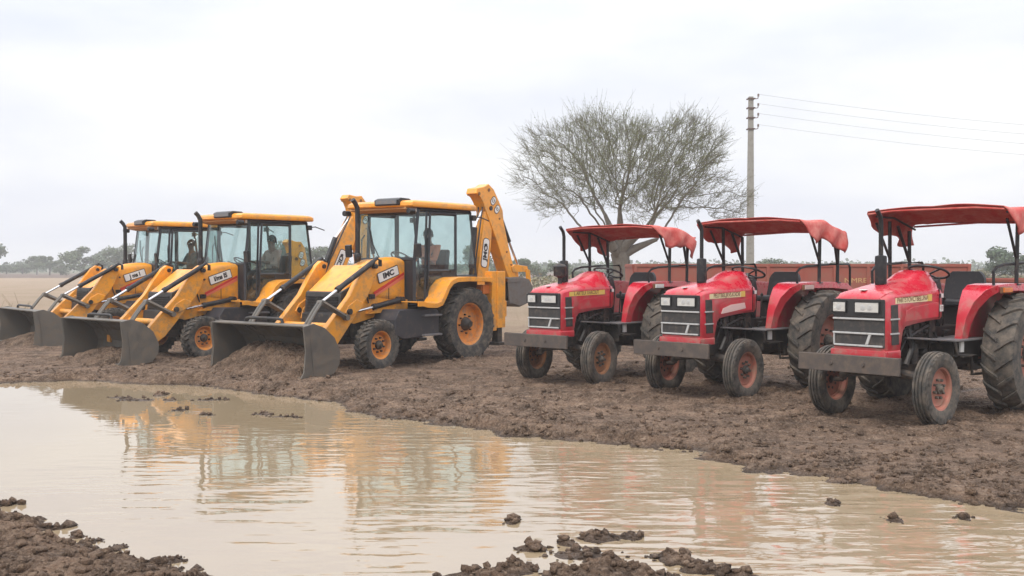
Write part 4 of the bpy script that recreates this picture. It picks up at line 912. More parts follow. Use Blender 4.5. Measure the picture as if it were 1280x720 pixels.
    # fenders
    fp = [(-.62, 1.28), (-.55, 1.40), (-.40, 1.475), (.0, 1.50), (.6, 1.505), (.84, 1.49), (.96, 1.43), (1.04, 1.30), (1.10, 1.12), (1.15, .87)]
    for s in (-1, 1):
        mb = MB(); wo_ = [.80, .80, .80, .80, .80, .78, .69, .60, .54, .51]; nf = len(fp)
        inn = [(p[0]*(.90 if i > 5 else 1)-(.0 if i > 5 else -.02), p[1]-.085) for i, p in enumerate(fp)]
        mb.loft([[(p[0], s*.43, p[1]), (p[0], s*w_, p[1]), (q_[0], s*(w_+.006), q_[1]), (q_[0], s*(w_-.012), q_[1]), (p[0]-.015 if i > 5 else p[0], s*(w_-.03), p[1]-.018), (p[0]-.015 if i > 5 else p[0], s*.43, p[1]-.018)] for i, (p, q_, w_) in enumerate(zip(fp, inn, wo_))])
        mb.prism([(p[0]*.985, p[1]-.012) for p in fp]+[(.70, .87), (.66, .62), (-.2, .62), (-.5, .9)], s*.435-.008, s*.435+.008)
        fd = mb.build('fender', 'red', T, bevel=.005, smooth=40)
        mb = MB(); mb.box(.58, .84, min(s*.80, s*.83), max(s*.80, s*.83), 1.395, 1.47); mb.build('lamp_surround', 'decal_brown', fd, bevel=.006)
        mb = MB(); mb.box(.60, .82, min(s*.825, s*.845), max(s*.825, s*.845), 1.405, 1.46); mb.build('marker_lamp', LAMPM, fd, bevel=.006)
        mb = MB(); mb.tube([(.86, s*.74, 1.49), (.87, s*.74, 1.64), (.80, s*.745, 1.69), (.64, s*.75, 1.72), (.1, s*.77, 1.745), (-.46, s*.78, 1.75), (-.50, s*.78, 1.70), (-.50, s*.78, 1.44)], .017, 8); mb.build('fender_rail', 'black', T)
        for fx in (.36, -.14):                                   # canopy posts: an upright and a raking strut from one foot
            mb = MB(); mb.tube([(fx, s*.78, 1.48), (fx, s*.79, 2.27 if fx > 0 else 2.16)], .024, 8); mb.tube([(fx, s*.78, 1.78), (fx+(.31 if fx > 0 else -.02), s*.80, 2.24 if fx > 0 else 2.12)], .017, 8)
            if fx < 0: mb.tube([(fx, s*.78, 1.74), (fx+.22, s*.83, 2.22)], .02, 8)
            mb.box(fx-.04, fx+.04, s*.78-.04, s*.78+.04, 1.485, 1.50); mb.build('canopy_post', 'black', T)
        mb = MB(); mb.tube([(.36, s*.80, 2.285), (.80, s*.80, 2.29)], .014, 6); mb.tube([(-.18, s*.80, 2.15), (.36, s*.80, 2.285)], .014, 6); mb.build('canopy_rail', 'black', T)
    # seat
    mb = MB(); rings = []
    for t in np.linspace(0, 1, 9):
        z_ = 1.24+.40*t; wv = .25*(1-.05*t) if t < .8 else .25*(.95-.55*(t-.8)**1.3*4); x = .02-.10*t
        rings.append([(x+.045+.02*(1-abs(2*k/6-1)) if False else x+.045, -wv+2*wv*k/6, z_) for k in range(7)]+[(x-.035, wv-2*wv*k/6, z_) for k in range(7)])
    mb.loft(rings); st = mb.build('seat_back', 'seat', T, bevel=.012, smooth=60)
    mb = MB(); mb.loft([[(x, y, z_) for x, y in ((.0, -.23), (.40, -.23), (.46, -.15), (.46, .15), (.40, .23), (.0, .23))] for z_ in (1.22, 1.30)]); mb.build('seat_cushion', 'seat', T, bevel=.03, smooth=50)
    mb = MB(); mb.box(.06, .36, -.15, .15, .96, 1.22); mb.tube([(.05, .24, 1.28), (.05, .27, 1.34), (.28, .27, 1.36)], .014, 6); mb.build('seat_mount', 'black', T, bevel=.01)
    # levers, pedals, dash column, wheel
    mb = MB()
    for y, x, h in ((.08, .72, 1.3), (-.1, .66, 1.26), (.33, .42, 1.2), (.36, .30, 1.14)): mb.tube([(x, y, .95), (x-.03, y*1.05, h)], .011, 6); mb.lathe([(.001, -.03), (.022, -.01), (.022, .01), (.001, .03)], (x-.03, y*1.05, h+.02), 10, 'z')
    for y in (-.3, -.22, .28): mb.tube([(1.02, y*.6, .80), (1.02, y, .96)], .012, 6); mb.box(.98, 1.06, y-.04, y+.04, .955, .97)
    mb.build('levers', 'black', T)
    mb = MB(); mb.prism([(1.14, 1.10), (1.14, 1.54), (1.06, 1.56), (1.0, 1.40), (1.04, 1.0)], -.22, .22); mb.box(.98, 1.16, -.15, .15, .8, 1.1); mb.build('dash_panel', 'plastic', T, bevel=.012)
    mb = MB(); mb.cyl((1.055, -.08, 1.50), (1.03, -.08, 1.50), .05, 14); mb.cyl((1.055, .08, 1.50), (1.03, .08, 1.50), .04, 14); mb.build('gauge', 'white', T)
    c = Vector((.90, 0, 1.635)); ax = Vector((-.34, 0, .94)).normalized(); u = Vector((0, 1, 0)); v_ = ax.cross(u)
    mb = MB(); mb.tube([c+(u*math.cos(t*math.pi/16)+v_*math.sin(t*math.pi/16))*.225 for t in range(33)], .015, 8, cap=False)
    for t in (R(90), R(210), R(330)): mb.tube([c-ax*.03, c+(u*math.cos(t)+v_*math.sin(t))*.225], .011, 6)
    mb.tube([c-ax*.02, (1.05, 0, 1.30)], .026, 8); mb.build('steering_wheel', 'plastic', T)
    # exhaust silencer and stack
    mb = MB(); mb.lathe([(.001, 0), (.035, 0), (.035, .03), (.062, .032), (.064, .05), (.064, .325), (.060, .345), (.026, .355), (.001, .355)], (2.0, .0, 1.47), 20, 'z'); mb.tube([(2.0, 0, 1.80), (2.0, 0, 2.18), (2.02, 0, 2.25), (2.09, 0, 2.32)], .025, 12); mb.build('exhaust_stack', 'black', T)
    # canopy: taut canvas with drooping sides
    nx, ns = 28, 22; rings = []
    for i in range(nx):
        t = i/(nx-1); x = .96-1.22*t; zt = 2.375-.02*t if t < .5 else 2.365-.14*((t-.5)/.5)**1.4
        ring = []
        for k in range(-ns, ns+1):
            q = abs(k)/ns; s = 1 if k >= 0 else -1
            if q < .70: y = s*.85*(q/.70); z_ = zt-.035*(q/.7)**3+.006*math.sin(9*t+4*q); xx = x
            else:
                d = (q-.70)/.30; y = s*(.85+.025*math.sin(d*2.2)+.018*d*math.sin(11*t+s)); z_ = zt-.035-d*(.29+.022*math.sin(12*t+1.5*s)); xx = x-(.34*d if t < .5 else .34*d*(1-t)*2*.9)*(1-t)+(.06*d*t)
            ring.append((xx, y, z_+.006*math.sin(17*t+8*q)))
        rings.append(ring)
    mb = MB(); mb.loft(rings, closed=False, caps=False); cn = mb.build('canopy', 'canvas', T, smooth=60)
    sm = cn.modifiers.new('thickness', 'SOLIDIFY'); sm.thickness = .008; sm.offset = 0
    mb = MB(); mb.tube([(.945, -.83, 2.315), (.945, -.5, 2.345), (.945, .5, 2.345), (.945, .83, 2.315)], .012, 6); mb.tube([(-.25, -.85, 2.19), (-.25, 0, 2.22), (-.25, .85, 2.19)], .014, 6); mb.build('canopy_frame', 'canvas', T)
    # rear linkage
    mb = MB()
    for s in (-1, 1): mb.tube([(-.3, s*.25, .5), (-.95, s*.36, .48)], .025, 6); mb.tube([(-.3, s*.22, .95), (-.7, s*.34, .9), (-.75, s*.35, .52)], .018, 6)
    mb.box(-.5, -.35, -.2, .2, .42, .6); mb.build('rear_linkage', 'black', T)
    return T
def decal_strip(T, body, m_, x0, x1, end=None):
    for s in (1, -1):
        mb = MB(); q = [(x0, 1.315), (x1, 1.300), (x1, 1.362), (x0, 1.392)]; mb.prism(q, s*.3205-.003, s*.3205+.004); st = mb.build('hood_decal', m_, T, smooth=0)
        if end: mb = MB(); mb.prism([(x0, 1.316), (x0+.10, 1.3145), (x0+.10, 1.389), (x0, 1.391)], s*.3205-.002, s*.3205+.0055); mb.build('decal_end', end, st, smooth=0)
        text_mesh('hood_lettering', body, .075, 'decal_brown', T, ((x0+x1)/2+.02, s*.325, 1.343), R(1.5)*s, .92, .001, s, .001)
FR = ['redrim']; LAMPM = 'orange_lamp'
tr0 = make_tractor()
TSPEC = [(5.579, 12.836, -138.5, 1.0, 'rightmost and nearest red tractor, its rear wheel cut by the right edge of the photo'),
         (3.90, 14.96, -136.0, .99, 'red tractor in the middle of its row, pale scuffed patch on its hood side'),
         (2.07, 16.65, -132.0, .98, 'farthest red tractor, beside the yellow loaders, air precleaner bowl on its hood')]
tractors = [tr0]+[copy_tree(tr0) for _ in TSPEC[1:]]
for T, (x, y, a, sc, lb_) in zip(tractors, TSPEC):
    T.location = (x, y, 0); T.rotation_euler.z = R(a); T.scale = (sc,)*3; T['label'] = lb_
for ti, T in enumerate(tractors):                           # every machine a little different: steering, canvas, sag
    rr_ = random.Random(20+ti)
    for ch in T.children:
        if ch.name.split('.')[0] == 'canopy':
            ch.data = ch.data.copy(); p1, p2 = rr_.uniform(0, 6), rr_.uniform(0, 6)
            ch.location = ((-.13, 0, .035), (0, 0, 0), (-.03, 0, 0))[ti]
            for v_ in ch.data.vertices:
                c_ = v_.co; side = max(0, abs(c_.y)-.45)/.45
                c_.z += (.007*math.sin(7*c_.x+p1+3*c_.y)*(1-side)+.035*math.sin(9*c_.x+p2)*side*(1 if c_.z < 2.2 else .4))
                c_.y += .035*math.sin(13*c_.x+p1+14*c_.z)*max(0, 2.3-c_.z)*3*(1 if c_.y > 0 else -1)
        if ch.name.split('.')[0] in ('canopy_rail', 'canopy_frame'): ch.location = ((-.13, 0, .03), (0, 0, 0), (-.03, 0, 0))[ti]
        if ch.name.split('.')[0] == 'wheel' and ch.location.x > 1.5: ch.rotation_euler.z = R((0, 3, 5)[ti]); ch.rotation_euler.y += rr_.uniform(0, 3)
def recolour(T, names, m_):
    for ch in T.children_recursive:
        if ch.name.split('.')[0] in names and ch.type == 'MESH': ch.data = ch.data.copy(); ch.data.materials.clear(); ch.data.materials.append(M[m_])
recolour(tractors[2], ('rim',), 'rustrim'); recolour(tractors[1], ('marker_lamp',), 'pale_lamp'); recolour(tractors[2], ('marker_lamp',), 'white')
decal_strip(tractors[0], 'PARTSTOVCTBELUNAI', 'decal_cream', 1.47, 2.27, 'decal_yellow')
decal_strip(tractors[1], 'PEUTBELJRVS.KXD8', 'decal_cream', 1.47, 2.27, 'decal_yellow')
decal_strip(tractors[2], 'L ARTEUI XARCIUT', 'decal_yellow', 1.42, 2.27)
for T in tractors:
    mb = MB(); mb.box(1.175, 1.235, .306, .316, 1.345, 1.392); q = mb.build('badge', 'white', T, bevel=.002); mb = MB(); mb.box(1.235, 1.27, .306, .318, 1.345, 1.392); mb.build('badge_end', 'darkgrey', q, bevel=.002)
mb = MB(); mb.box(1.18, 1.255, .306, .317, 1.19, 1.265); q = mb.build('sticker', 'white', tractors[0], bevel=.002); text_mesh('sticker_lettering', 'CT', .045, 'decal_brown', tractors[0], (1.217, .3185, 1.228), 0, 1, .0008)
mb = MB(); mb.prism([(2.02, 1.10), (1.98, 1.17), (1.8, 1.215), (1.48, 1.235), (1.45, 1.16), (1.9, 1.11)], .322, .3265); mb.build('scuffed_patch', mat('scuffed_paint', (.72, .50, .46), .5), tractors[1], bevel=.002)
T = tractors[2]; mb = MB(); mb.lathe([(.001, 0), (.035, 0), (.032, .14), (.05, .16), (.085, .17), (.095, .20), (.095, .29), (.10, .30), (.10, .315), (.06, .35), (.001, .36)], (2.13, .03, 1.42), 20, 'z'); mb.build('air_precleaner', 'engine', T)

# ---------------------------------------------------------------- red trailers behind the tractors
def make_trailer(L_, W_, zt, label):
    T = tag(empty('farm_trailer'), label, 'trailer', 'red farm trailers')
    mb = MB(); mb.box(-L_/2, L_/2, -W_/2, W_/2, 1.0, 1.06)
    for x in (-L_/2+.1, 0, L_/2-.1): mb.box(x-.04, x+.04, -W_/2+.05, W_/2-.05, .88, 1.0)
    for s in (-1, 1): mb.box(-L_/2, L_/2, s*.4-.05, s*.4+.05, .78, .94)
    mb.build('bed', 'trailer', T, bevel=.005)
    for s in (-1, 1):
        mb = MB(); mb.box(-L_/2+.02, L_/2-.02, s*W_/2-.015, s*W_/2+.015, 1.07, zt-.03); mb.box(-L_/2, L_/2, s*W_/2-.035, s*W_/2+.035, zt-.06, zt); mb.box(-L_/2, L_/2, s*W_/2-.03, s*W_/2+.03, 1.05, 1.11)
        n = int(L_/.62)
        for k in range(n+1): x = -L_/2+.04+k*(L_-.08)/n; mb.box(x-.03, x+.03, s*W_/2-.04, s*W_/2+.04, 1.0, zt-.005)
        mb.build('side_board', 'trailer', T, bevel=.004)
        mb = MB(); mb.box(s*L_/2-.015, s*L_/2+.015, -W_/2+.04, W_/2-.04, 1.06, zt-.02); mb.box(s*L_/2-.03, s*L_/2+.03, -W_/2+.04, W_/2-.04, zt-.07, zt-.012); mb.build('end_board', 'trailer', T, bevel=.004)
    for x in (-.75, .75):
        for s in (-1, 1): wheel(T, x-.3, s*(W_/2-.32), .46, .47, .25, .22, 'rib', 'rubber2', 'rustrim', 'rubber2', .06, s, .06, .1)
        mb = MB(); mb.cyl((x-.3, -W_/2+.3, .46), (x-.3, W_/2-.3, .46), .05, 10); mb.box(x-.6, x, -.46, -.40, .52, .78); mb.box(x-.6, x, .40, .46, .52, .78); mb.build('axle', 'black', T)
    mb = MB(); mb.tube([(L_/2, -.4, .86), (L_/2+1.3, 0, .6)], .04, 6); mb.tube([(L_/2, .4, .86), (L_/2+1.3, 0, .6)], .04, 6); mb.build('drawbar', 'black', T)
    return T
t1 = make_trailer(6.6, 2.1, 1.75, 'long brick red farm trailer standing behind the tractors, faint lettering on its side'); t1.location = (5.75, 21.6, 0); t1.rotation_euler.z = R(-2)
text_mesh('side_lettering', 'NMRES', .13, 'trailer_trim', t1, (1.1, -1.066, 1.42), 0, 1.3, .002, -1)
t2 = make_trailer(4.6, 2.0, 1.46, 'lower red trailer glimpsed past the right fender of the nearest tractor'); t2.location = (12.1, 20.8, 0); t2.rotation_euler.z = R(12)

# ---------------------------------------------------------------- thorn tree
def thorn_tree(loc):
    root = tag(empty('thorn_tree', loc), 'bare spreading thorn tree with fine twigs standing behind the red trailer', 'tree')
    r = np.random.default_rng(3)
    A = []
    clumps = []
    for k in range(44):
        t = r.uniform(0, 2*math.pi); e = r.uniform(.02, 1.45)**1.0; q = r.uniform(.80, 1.0)
        clumps.append((4.6*q*math.cos(t)*math.cos(e)**.7, 4.1*q*math.sin(t)*math.cos(e)**.7, 3.35+4.05*q*math.sin(e)**.85-(.35 if e < .35 else 0), r.uniform(.45, .95)))
    while len(A) < 3100:
        p = r.uniform(-1, 1, 3)
        x, y, z_ = p[0]*5.0, p[1]*4.4, p[2]*3.6+4.6
        rr_ = math.hypot(x, y)
        if z_ < 2.5 or z_ < 3.3+(-.5 if rr_ > 2.6 else (2.2-rr_)*.7): continue
        core = (rr_/3.2)**2+((z_-5.3)/1.9)**2 < 1
        if not (core and r.random() < .5):
            if not any((x-c[0])**2+(y-c[1])**2+((z_-c[2])*1.25)**2 < c[3]**2 for c in clumps): continue
        A.append((x, y, z_))
    A = np.array(A)
    # space colonisation
    N = [np.array([0, 0, 0.])]; par = [-1]
    for k in range(1, 15): N.append(np.array([-.025*k+.03*math.sin(k*.7), .0, .16*k])); par.append(k-1)
    top = len(N)-1; LR = {}
    for k in range(9):                                    # main limbs fan out from a low fork
        a = 2*math.pi*k/9+.35; el = (.75, 1.15, .95, .6, 1.3)[k % 5]; p = N[top]-np.array([0, 0, .1*(k % 3)]); pi = top-(k % 3)
        for q in range(9):
            d = np.array([math.cos(a)*math.cos(el), math.sin(a)*math.cos(el), math.sin(el)]); p = p+d*.18; N.append(p); par.append(pi); pi = len(N)-1; LR[pi] = .21-.017*q
            a += r.normal(0, .08); el += r.normal(-.015, .06)
    alive = np.ones(len(A), bool); P = np.array(N); step = .17
    near = np.full(len(A), 1e9); who = np.zeros(len(A), int); start = 0
    for it in range(60):
        Q = P[start:]
        for s in range(0, len(A), 600):
            d = np.linalg.norm(A[s:s+600, None]-Q[None], axis=2); j = d.argmin(1); dm = d[np.arange(len(j)), j]
            up = dm < near[s:s+600]; near[s:s+600] = np.where(up, dm, near[s:s+600]); who[s:s+600] = np.where(up, j+start, who[s:s+600])
        alive &= near > .19
        act = alive & (near < 2.6)
        if not act.any(): break
        start = len(P); new = []; pn = []
        idx = np.unique(who[act])
        for i in idx:
            v = A[act & (who == i)]-P[i]; v = (v/np.linalg.norm(v, axis=1)[:, None]).mean(0)+r.normal(0, .10, 3)
            l = np.linalg.norm(v)
            if l < .05: continue
            new.append(P[i]+v/l*step); pn.append(i)
        if not new: break
        P = np.concatenate([P, np.array(new)]); par += pn
    n = len(P); par = np.array(par); load = np.zeros(n); ch = np.zeros(n, int)
    for i in range(n-1, 0, -1):
        if load[i] == 0: load[i] = 1
        load[par[i]] += load[i]; ch[par[i]] += 1
    rad = .0055*np.power(np.maximum(load, 1), .48)
    rad = np.minimum(rad, .24)
    for i_, v_ in LR.items(): rad[i_] = max(rad[i_], v_)
    rad[:9] = np.maximum(rad[:9], np.linspace(.44, .37, 9)); rad[9:15] = np.maximum(rad[9:15], .34)
    def seg(mbv, mbf, a, b, ra, rb, m_):
        a = np.array(a); b = np.array(b); d = b-a; l = np.linalg.norm(d)
        if l < 1e-6: return
        d /= l; u = np.cross(d, [0.31, .2, .93]); u /= np.linalg.norm(u); v = np.cross(d, u); k = len(mbv)
        for c, q in ((a, ra), (b, rb)):
            for j in range(m_): t = 2*math.pi*j/m_; mbv.append(tuple(c+(u*math.cos(t)+v*math.sin(t))*q))
        for j in range(m_): mbf.append((k+j, k+(j+1) % m_, k+m_+(j+1) % m_, k+m_+j))
    tv, tf, cv, cf, lv, lf = [], [], [], [], [], []
    for i in range(1, n):
        p = par[i]; rb = rad[i]; ra = min(rad[p], rb*1.25 if i > 14 else rad[p])
        if rb > .028: seg(tv, tf, P[p], P[i], ra, rb, 8)
        else: seg(cv, cf, P[p], P[i], min(ra, .035), rb, 4)
    # twigs and tiny leaflets
    thin = [i for i in range(10, n) if rad[i] < .020]
    for i in thin:
        d0 = P[i]-P[par[i]]; d0 /= np.linalg.norm(d0)
        for q in range(4 if rad[i] < .009 else 1):
            o_ = P[i]-np.array([0, 0, 2.2]); o_ /= np.linalg.norm(o_); d = d0*.4+o_*.9+r.normal(0, .42, 3); d /= np.linalg.norm(d); L_ = r.uniform(.2, .65)*(1.9 if r.random() < .10 else 1)
            m1 = P[i]+d*L_*.5+r.normal(0, .02, 3); e1 = P[i]+d*L_+r.normal(0, .04, 3)
            seg(cv, cf, P[i], m1, .0050, .0042, 3); seg(cv, cf, m1, e1, .0042, .0028, 3)
            for w_ in range(4 if (math.hypot(P[i][0], P[i][1])/3.6)**2+((P[i][2]-5.4)/2.3)**2 < 1 else (1 if r.random() < .7 else 2)):
                c = P[i]+(e1-P[i])*r.uniform(.2, 1.05)+r.normal(0, .025, 3); s_ = r.uniform(.010, .021); a = r.normal(0, 1, 3); a /= np.linalg.norm(a); b = np.cross(a, r.normal(0, 1, 3)); b /= np.linalg.norm(b)
                k = len(lv); lv += [tuple(c-a*s_*1.6), tuple(c+b*s_*.7), tuple(c+a*s_*1.6), tuple(c-b*s_*.7)]; lf.append((k, k+1, k+2, k+3))
    for nm, v, f, m_ in (('trunk', tv, tf, 'bark'), ('branches', cv, cf, 'twig'), ('crown', lv, lf, 'leaf_acacia')):
        me = bpy.data.meshes.new(nm); me.from_pydata(v, [], f); me.materials.append(M[m_]); me.polygons.foreach_set('use_smooth', [nm == 'trunk']*len(f))
        o = bpy.data.objects.new(nm, me); COL.objects.link(o); o.parent = root
    return root
tt = thorn_tree((4.45, 40., 0)); tt.rotation_euler.z = .3

# ---------------------------------------------------------------- power pole and its wires
def pole(x, y, h=9.02):
    T = tag(empty('power_pole', (x, y, 0)), 'grey tapering concrete power pole with brackets at its top', 'power pole')
    mb = MB(); mb.loft([[(a, b*.8, z_) for a, b in ((-w_, -w_), (w_, -w_), (w_, w_), (-w_, w_))] for w_, z_ in ((.165, -.3), (.14, 4), (.10, h))]); mb.build('shaft', 'concrete', T, bevel=.02)
    for k, z_ in enumerate((h-.10, h-.50, h-.92, h-1.40)):
        mb = MB(); mb.box(-.17, .17, -.13, -.10, z_-.03, z_+.03); mb.box(-.17, .17, .10, .13, z_-.03, z_+.03); mb.tube([(.2, 0, z_), (.30, 0, z_+.02), (.32, 0, z_+.12)], .02, 6); br = mb.build('bracket', 'ceramic', T)
        mb = MB(); mb.lathe([(.001, 0), (.05, .01), (.035, .05), (.05, .07), (.03, .12), (.001, .13)], (.32, 0, z_+.1), 10, 'z'); mb.build('insulator', 'ceramic', br)
    return T
PX, PY = 10.3, 45.; pole(PX, PY)
for k, (z0, z1) in enumerate(((9.12, 0), (8.72, 0), (8.30, 0), (7.82, 0))):
    x0 = PX+.32; pts = []
    for i in range(25):
        t = i/24; x = x0+52*t; z_ = z0-7.2*t*(1-t)
        pts.append((x, PY-.0+2*t, z_))
    mb = MB(); mb.tube(pts, .007, 4)
    tag(mb.build('overhead_wire', 'wire', smooth=60), ('topmost overhead wire running right from the power pole', 'second overhead wire from the top, right of the power pole', 'third overhead wire from the top, right of the power pole', 'lowest overhead wire running right from the power pole')[k], 'wire', 'overhead wires')

# ---------------------------------------------------------------- far trees
_tc = {}
def crown_mesh(seed, m_, nl=14, dens=230):
    key = (seed, m_, nl)
    if key in _tc: return _tc[key]
    r = np.random.default_rng(seed); v = []; f = []
    lobes = []
    for _ in range(nl):
        a = r.uniform(0, 2*math.pi); q = math.sqrt(r.uniform(0, 1))*.36; zc = r.uniform(.42, .80)-q*.35
        lobes.append((q*math.cos(a), q*math.sin(a), zc, r.uniform(.11, .22)))
    for cx, cy, cz, rr_ in lobes:
        for _ in range(dens):
            d = r.normal(0, 1, 3); d /= np.linalg.norm(d); rad = rr_*r.uniform(.55, 1.08); c = np.array([cx, cy, cz])+d*rad*np.array([1, 1, .75])
            s_ = r.uniform(.016, .034); a = r.normal(0, 1, 3); a -= d*(a@d)*.5; a /= np.linalg.norm(a); b = np.cross(a, d+r.normal(0, .5, 3)); b /= np.linalg.norm(b)+1e-9
            k = len(v); v += [tuple(c-a*s_), tuple(c+b*s_*.7), tuple(c+a*s_), tuple(c-b*s_*.7)]; f.append((k, k+1, k+2, k+3))
    me = bpy.data.meshes.new('crown'); me.from_pydata(v, [], f); me.materials.append(M[m_]); _tc[key] = me; return me
_tm = {}
def far_tree(px, base_py, wpx, hpx, label, seed, m_='leaf_far', name='tree', trunk=True, dist=None, group='hazy trees on the horizon', nl=14):
    Y = dist; X = (px-640)/1300*Y; z0 = float(gz(X, Y)); w_ = wpx/1300*Y; h_ = hpx/1300*Y
    T = tag(empty(name, (X, Y, z0-.1)), label, 'tree' if trunk else 'bush', group)
    me = crown_mesh(seed, m_, nl); o = bpy.data.objects.new('crown', me); COL.objects.link(o); o.parent = T
    o.scale = (w_*1.15, w_*1.15, h_*1.18) if trunk else (w_, w_, h_*1.15); 
    if not trunk: o.location.z = -h_*.22
    o.rotation_euler.z = seed*1.3
    mb = MB(); r_ = max(.12, h_*.03)
    mb.tube([(0, 0, 0), (.02*w_, 0, h_*.25), (0, .02*w_, h_*.55)], [r_*1.3, r_, r_*.5], 7)
    for a in range(5): mb.tube([(0, 0, h_*.28), (w_*.2*math.cos(a*1.3), w_*.2*math.sin(a*1.3), h_*.6)], [r_*.6, r_*.2], 5)
    mb.build('trunk', 'bark', T)
    return T
FT = [ # px, base px, width px, height px, distance, material, seed, label, tree?
    (-16, 335, 46, 52, 190, 'leaf_far', 1, 'hazy tree cut by the left edge of the photo', 1),
    (8, 336, 30, 18, 230, 'leaf_far', 2, 'low hazy bush at the far left of the horizon', 0),
    (28, 336, 32, 20, 225, 'leaf_far', 3, 'second low hazy bush from the left on the horizon', 0),
    (46, 336, 26, 26, 215, 'leaf_far', 4, 'small hazy round tree left of the big far tree clump', 1),
    (62, 337, 30, 27, 205, 'leaf_far', 5, 'hazy bushy tree just left of the big far tree', 1),
    (76, 337, 24, 22, 200, 'leaf_far', 6, 'low hazy bush under the left of the big far tree', 0),
    (104, 337, 58, 38, 190, 'leaf_far', 7, 'biggest hazy round tree on the left horizon', 1),
    (128, 337, 26, 28, 200, 'leaf_far', 8, 'hazy tree close left of the leftmost exhaust stack', 1),
    (152, 337, 36, 42, 185, 'leaf_far', 9, 'tall hazy tree behind the leftmost loader exhaust stack', 1),
    (172, 338, 30, 24, 190, 'leaf_far', 10, 'hazy bush behind the leftmost loader hood', 0),
    (352, 340, 46, 50, 130, 'leaf_far', 11, 'grey green tree seen through the middle loader cab', 1),
    (392, 340, 46, 46, 130, 'leaf_far', 12, 'grey green tree between the middle loader cab and the raised arm', 1),
    (330, 340, 30, 30, 135, 'leaf_far', 13, 'small tree half hidden behind the middle loader cab', 1),
    (600, 342, 40, 52, 120, 'leaf_far', 14, 'tree behind the raised arm of the nearest loader', 1),
    (622, 342, 30, 36, 125, 'leaf_far', 6, 'bush between the raised digging arm and its bucket', 0),
    (660, 341, 36, 33, 115, 'leaf_far', 15, 'round hazy tree just right of the digging bucket', 1),
    (676, 341, 30, 22, 118, 'leaf_far', 16, 'bush beside the round tree right of the digging bucket', 0),
    (700, 341, 34, 29, 120, 'leaf_far', 17, 'hazy tree left of the farthest tractor exhaust', 1),
    (722, 341, 30, 24, 118, 'leaf_far', 18, 'bush behind the farthest tractor exhaust', 0),
    (745, 341, 40, 24, 110, 'leaf_far', 19, 'bush seen under the canopy of the farthest tractor', 0),
    (772, 341, 36, 32, 112, 'leaf_dark', 20, 'darker tree close left of the thorn tree trunk', 1),
    (830, 341, 60, 24, 105, 'leaf_scrub', 21, 'olive scrub right of the thorn tree trunk', 0),
    (868, 341, 40, 22, 110, 'leaf_scrub', 22, 'olive scrub behind the canopy posts of the farthest tractor', 0),
    (940, 340, 30, 20, 118, 'leaf_far', 23, 'low bush at the foot of the power pole', 0),
    (970, 340, 46, 31, 112, 'leaf_far', 24, 'rounded green tree right of the power pole', 1),
    (1000, 340, 30, 18, 118, 'leaf_far', 25, 'low bush right of the rounded green tree', 0),
    (1040, 341, 40, 20, 110, 'leaf_scrub', 26, 'olive scrub behind the middle tractor canopy posts', 0),
    (1090, 341, 50, 20, 100, 'leaf_scrub', 27, 'olive scrub left of the nearest tractor exhaust', 0),
    (1150, 342, 60, 24, 90, 'leaf_scrub', 28, 'olive scrub beyond the nearest tractor steering wheel', 0),
    (1195, 343, 56, 30, 85, 'leaf_scrub', 29, 'olive scrub left of the nearest tractor seat', 0),
    (1228, 343, 50, 33, 80, 'leaf_scrub', 30, 'feathery olive scrub above the nearest tractor seat', 0),
    (1262, 344, 60, 30, 78, 'leaf_scrub', 31, 'olive scrub under the dark tree at the right edge', 0),
    (1268, 344, 66, 56, 85, 'leaf_dark', 32, 'big dark green tree at the right edge of the photo', 1),
    (1320, 344, 60, 60, 90, 'leaf_dark', 33, 'dark tree just beyond the right edge', 1)]
for px, bp_, wp, hp, dist, m_, sd_, lb_, tr_ in FT:
    far_tree(px, bp_, wp, hp, lb_, sd_, m_, 'tree' if tr_ else 'bush', bool(tr_), dist, 'trees and bushes along the horizon', 14 if hp > 30 else 10)
# the far wood that reads as one mass: very many little bushes
r = np.random.default_rng(5); v = []; f = []
for i in range(1300):
    X = r.uniform(-240, 330); Y = r.uniform(270, 330); s_ = r.uniform(1.6, 2.4)+1.6*fbm(np.array([X*.03]), np.array([Y*.05]), 3, 7)[0]
    for k in range(14):
        c = np.array([X, Y, s_*.5])+r.normal(0, .42, 3)*s_*np.array([1.5, 1, .55]); a = r.normal(0, 1, 3); a /= np.linalg.norm(a); b = np.cross(a, r.normal(0, 1, 3)); b /= np.linalg.norm(b); q = s_*.20; kk = len(v)
        v += [tuple(c-a*q), tuple(c+b*q), tuple(c+a*q), tuple(c-b*q)]; f.append((kk, kk+1, kk+2, kk+3))
me = bpy.data.meshes.new('distant_scrub'); me.from_pydata(v, [], f); me.materials.append(M['leaf_far']); o = bpy.data.objects.new('distant_scrub', me); COL.objects.link(o); tag(o, 'far off line of hazy scrub along the horizon', None, None, 'stuff')
# undergrowth band on the right middle distance
v = []; f = []
for i in range(900):
    X = r.uniform(-4, 75); Y = r.uniform(62, 100); s_ = r.uniform(.5, 1.3)
    for k in range(16):
        c = np.array([X, Y, s_*.4])+r.normal(0, .4, 3)*s_*np.array([1.6, 1, .5]); a = r.normal(0, 1, 3); a /= np.linalg.norm(a); b = np.cross(a, r.normal(0, 1, 3)); b /= np.linalg.norm(b); q = s_*.16; kk = len(v)
        v += [tuple(c-a*q), tuple(c+b*q*.5), tuple(c+a*q), tuple(c-b*q*.5)]; f.append((kk, kk+1, kk+2, kk+3))
me = bpy.data.meshes.new('undergrowth'); me.from_pydata(v, [], f); me.materials.append(M['leaf_scrub']); o = bpy.data.objects.new('undergrowth', me); COL.objects.link(o); tag(o, 'dry olive undergrowth on the far field behind the tractors', None, None, 'stuff')
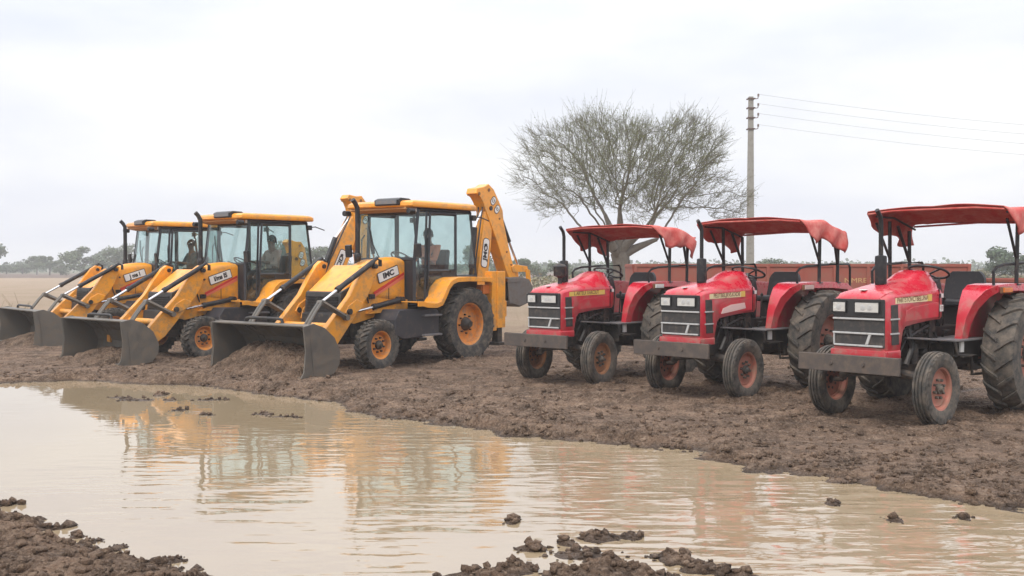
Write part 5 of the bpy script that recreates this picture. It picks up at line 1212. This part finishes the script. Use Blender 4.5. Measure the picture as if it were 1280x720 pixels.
# dry weed at the left edge
T = tag(empty('dry_weed', (-12.0, 25.0, 0)), 'dry leafless weed stalks behind the leftmost bucket', 'weed')
mb = MB(); rr = random.Random(4)
for k in range(11):
    a = rr.uniform(-1.2, 1.2); x = rr.uniform(-.5, .5); h = rr.uniform(.6, 1.15); mb.tube([(x, 0, -.05), (x-a*.25, .1, h*.5), (x-a*.55-.1, .15, h)], [.012, .009, .004], 5)
    mb.tube([(x-a*.25, .1, h*.5), (x-a*.1+.1, .2, h*.8)], [.008, .003], 4)
mb.build('stalks', 'straw', T)
# loose clods of mud too many to count
r = np.random.default_rng(9); v = []; f = []
ico = [(0, -.52, .85), (0, .52, .85), (.85, 0, .52), (-.85, 0, .52), (.52, .85, 0), (-.52, .85, 0), (.52, -.85, 0), (-.52, -.85, 0), (.85, 0, -.52), (-.85, 0, -.52), (0, -.52, -.85), (0, .52, -.85)]
icf = [(0, 2, 1), (0, 1, 3), (0, 6, 2), (0, 7, 6), (0, 3, 7), (1, 2, 4), (1, 4, 5), (1, 5, 3), (2, 6, 8), (2, 8, 4), (3, 5, 9), (3, 9, 7), (4, 8, 11), (4, 11, 5), (5, 11, 9), (6, 10, 8), (6, 7, 10), (7, 9, 10), (8, 10, 11), (9, 11, 10)]
n = 30000; Yc = 5.0+14*r.uniform(0, 1, n)**1.3; Xc = r.uniform(-.56, .56, n)*Yc*1.05
D = shore_dist(Xc, Yc); keep = (D > .03) & ((r.uniform(0, 1, n) < np.exp(-D/1.0)+.30)); Xc, Yc, D = Xc[keep], Yc[keep], D[keep]; Zc = ground_z(Xc, Yc)
ix, iy = [], []
for cx, cy, r1, r2, h in ISL:
    m_ = int(10+260*r1*math.sqrt(r2)*(2.2 if cy < 8 else .6)); ix += list(r.normal(cx, r1*.62, m_)); iy += list(r.normal(cy, r2*.9, m_))
ix, iy = np.array(ix), np.array(iy); iz = ground_z(ix, iy); kp = iz > WZ-.012
Xc, Yc, Zc = np.concatenate([Xc, ix[kp]]), np.concatenate([Yc, iy[kp]]), np.concatenate([Zc, np.maximum(iz[kp], WZ-.002)])
for x, y, z_ in zip(Xc, Yc, Zc):
    s_ = .008+.034*r.random()**3; k = len(v); a = r.uniform(0, 6.28); c, s = math.cos(a), math.sin(a); sc = r.uniform(.6, 1.3, 3)
    for q in ico: 
        w_ = np.array(q)*sc*s_*r.uniform(.6, 1.3); v.append((x+w_[0]*c-w_[1]*s, y+w_[0]*s+w_[1]*c, z_+w_[2]*.8+s_*.25))
    f += [(i[0]+k, i[1]+k, i[2]+k) for i in icf]
me = bpy.data.meshes.new('mud_clods'); me.from_pydata(v, [], f); me.materials.append(M['mud']); me.polygons.foreach_set('use_smooth', [True]*len(f)); o = bpy.data.objects.new('mud_clods', me); COL.objects.link(o); tag(o, 'loose crumbs and clods of brown mud strewn over the ground', None, None, 'stuff')
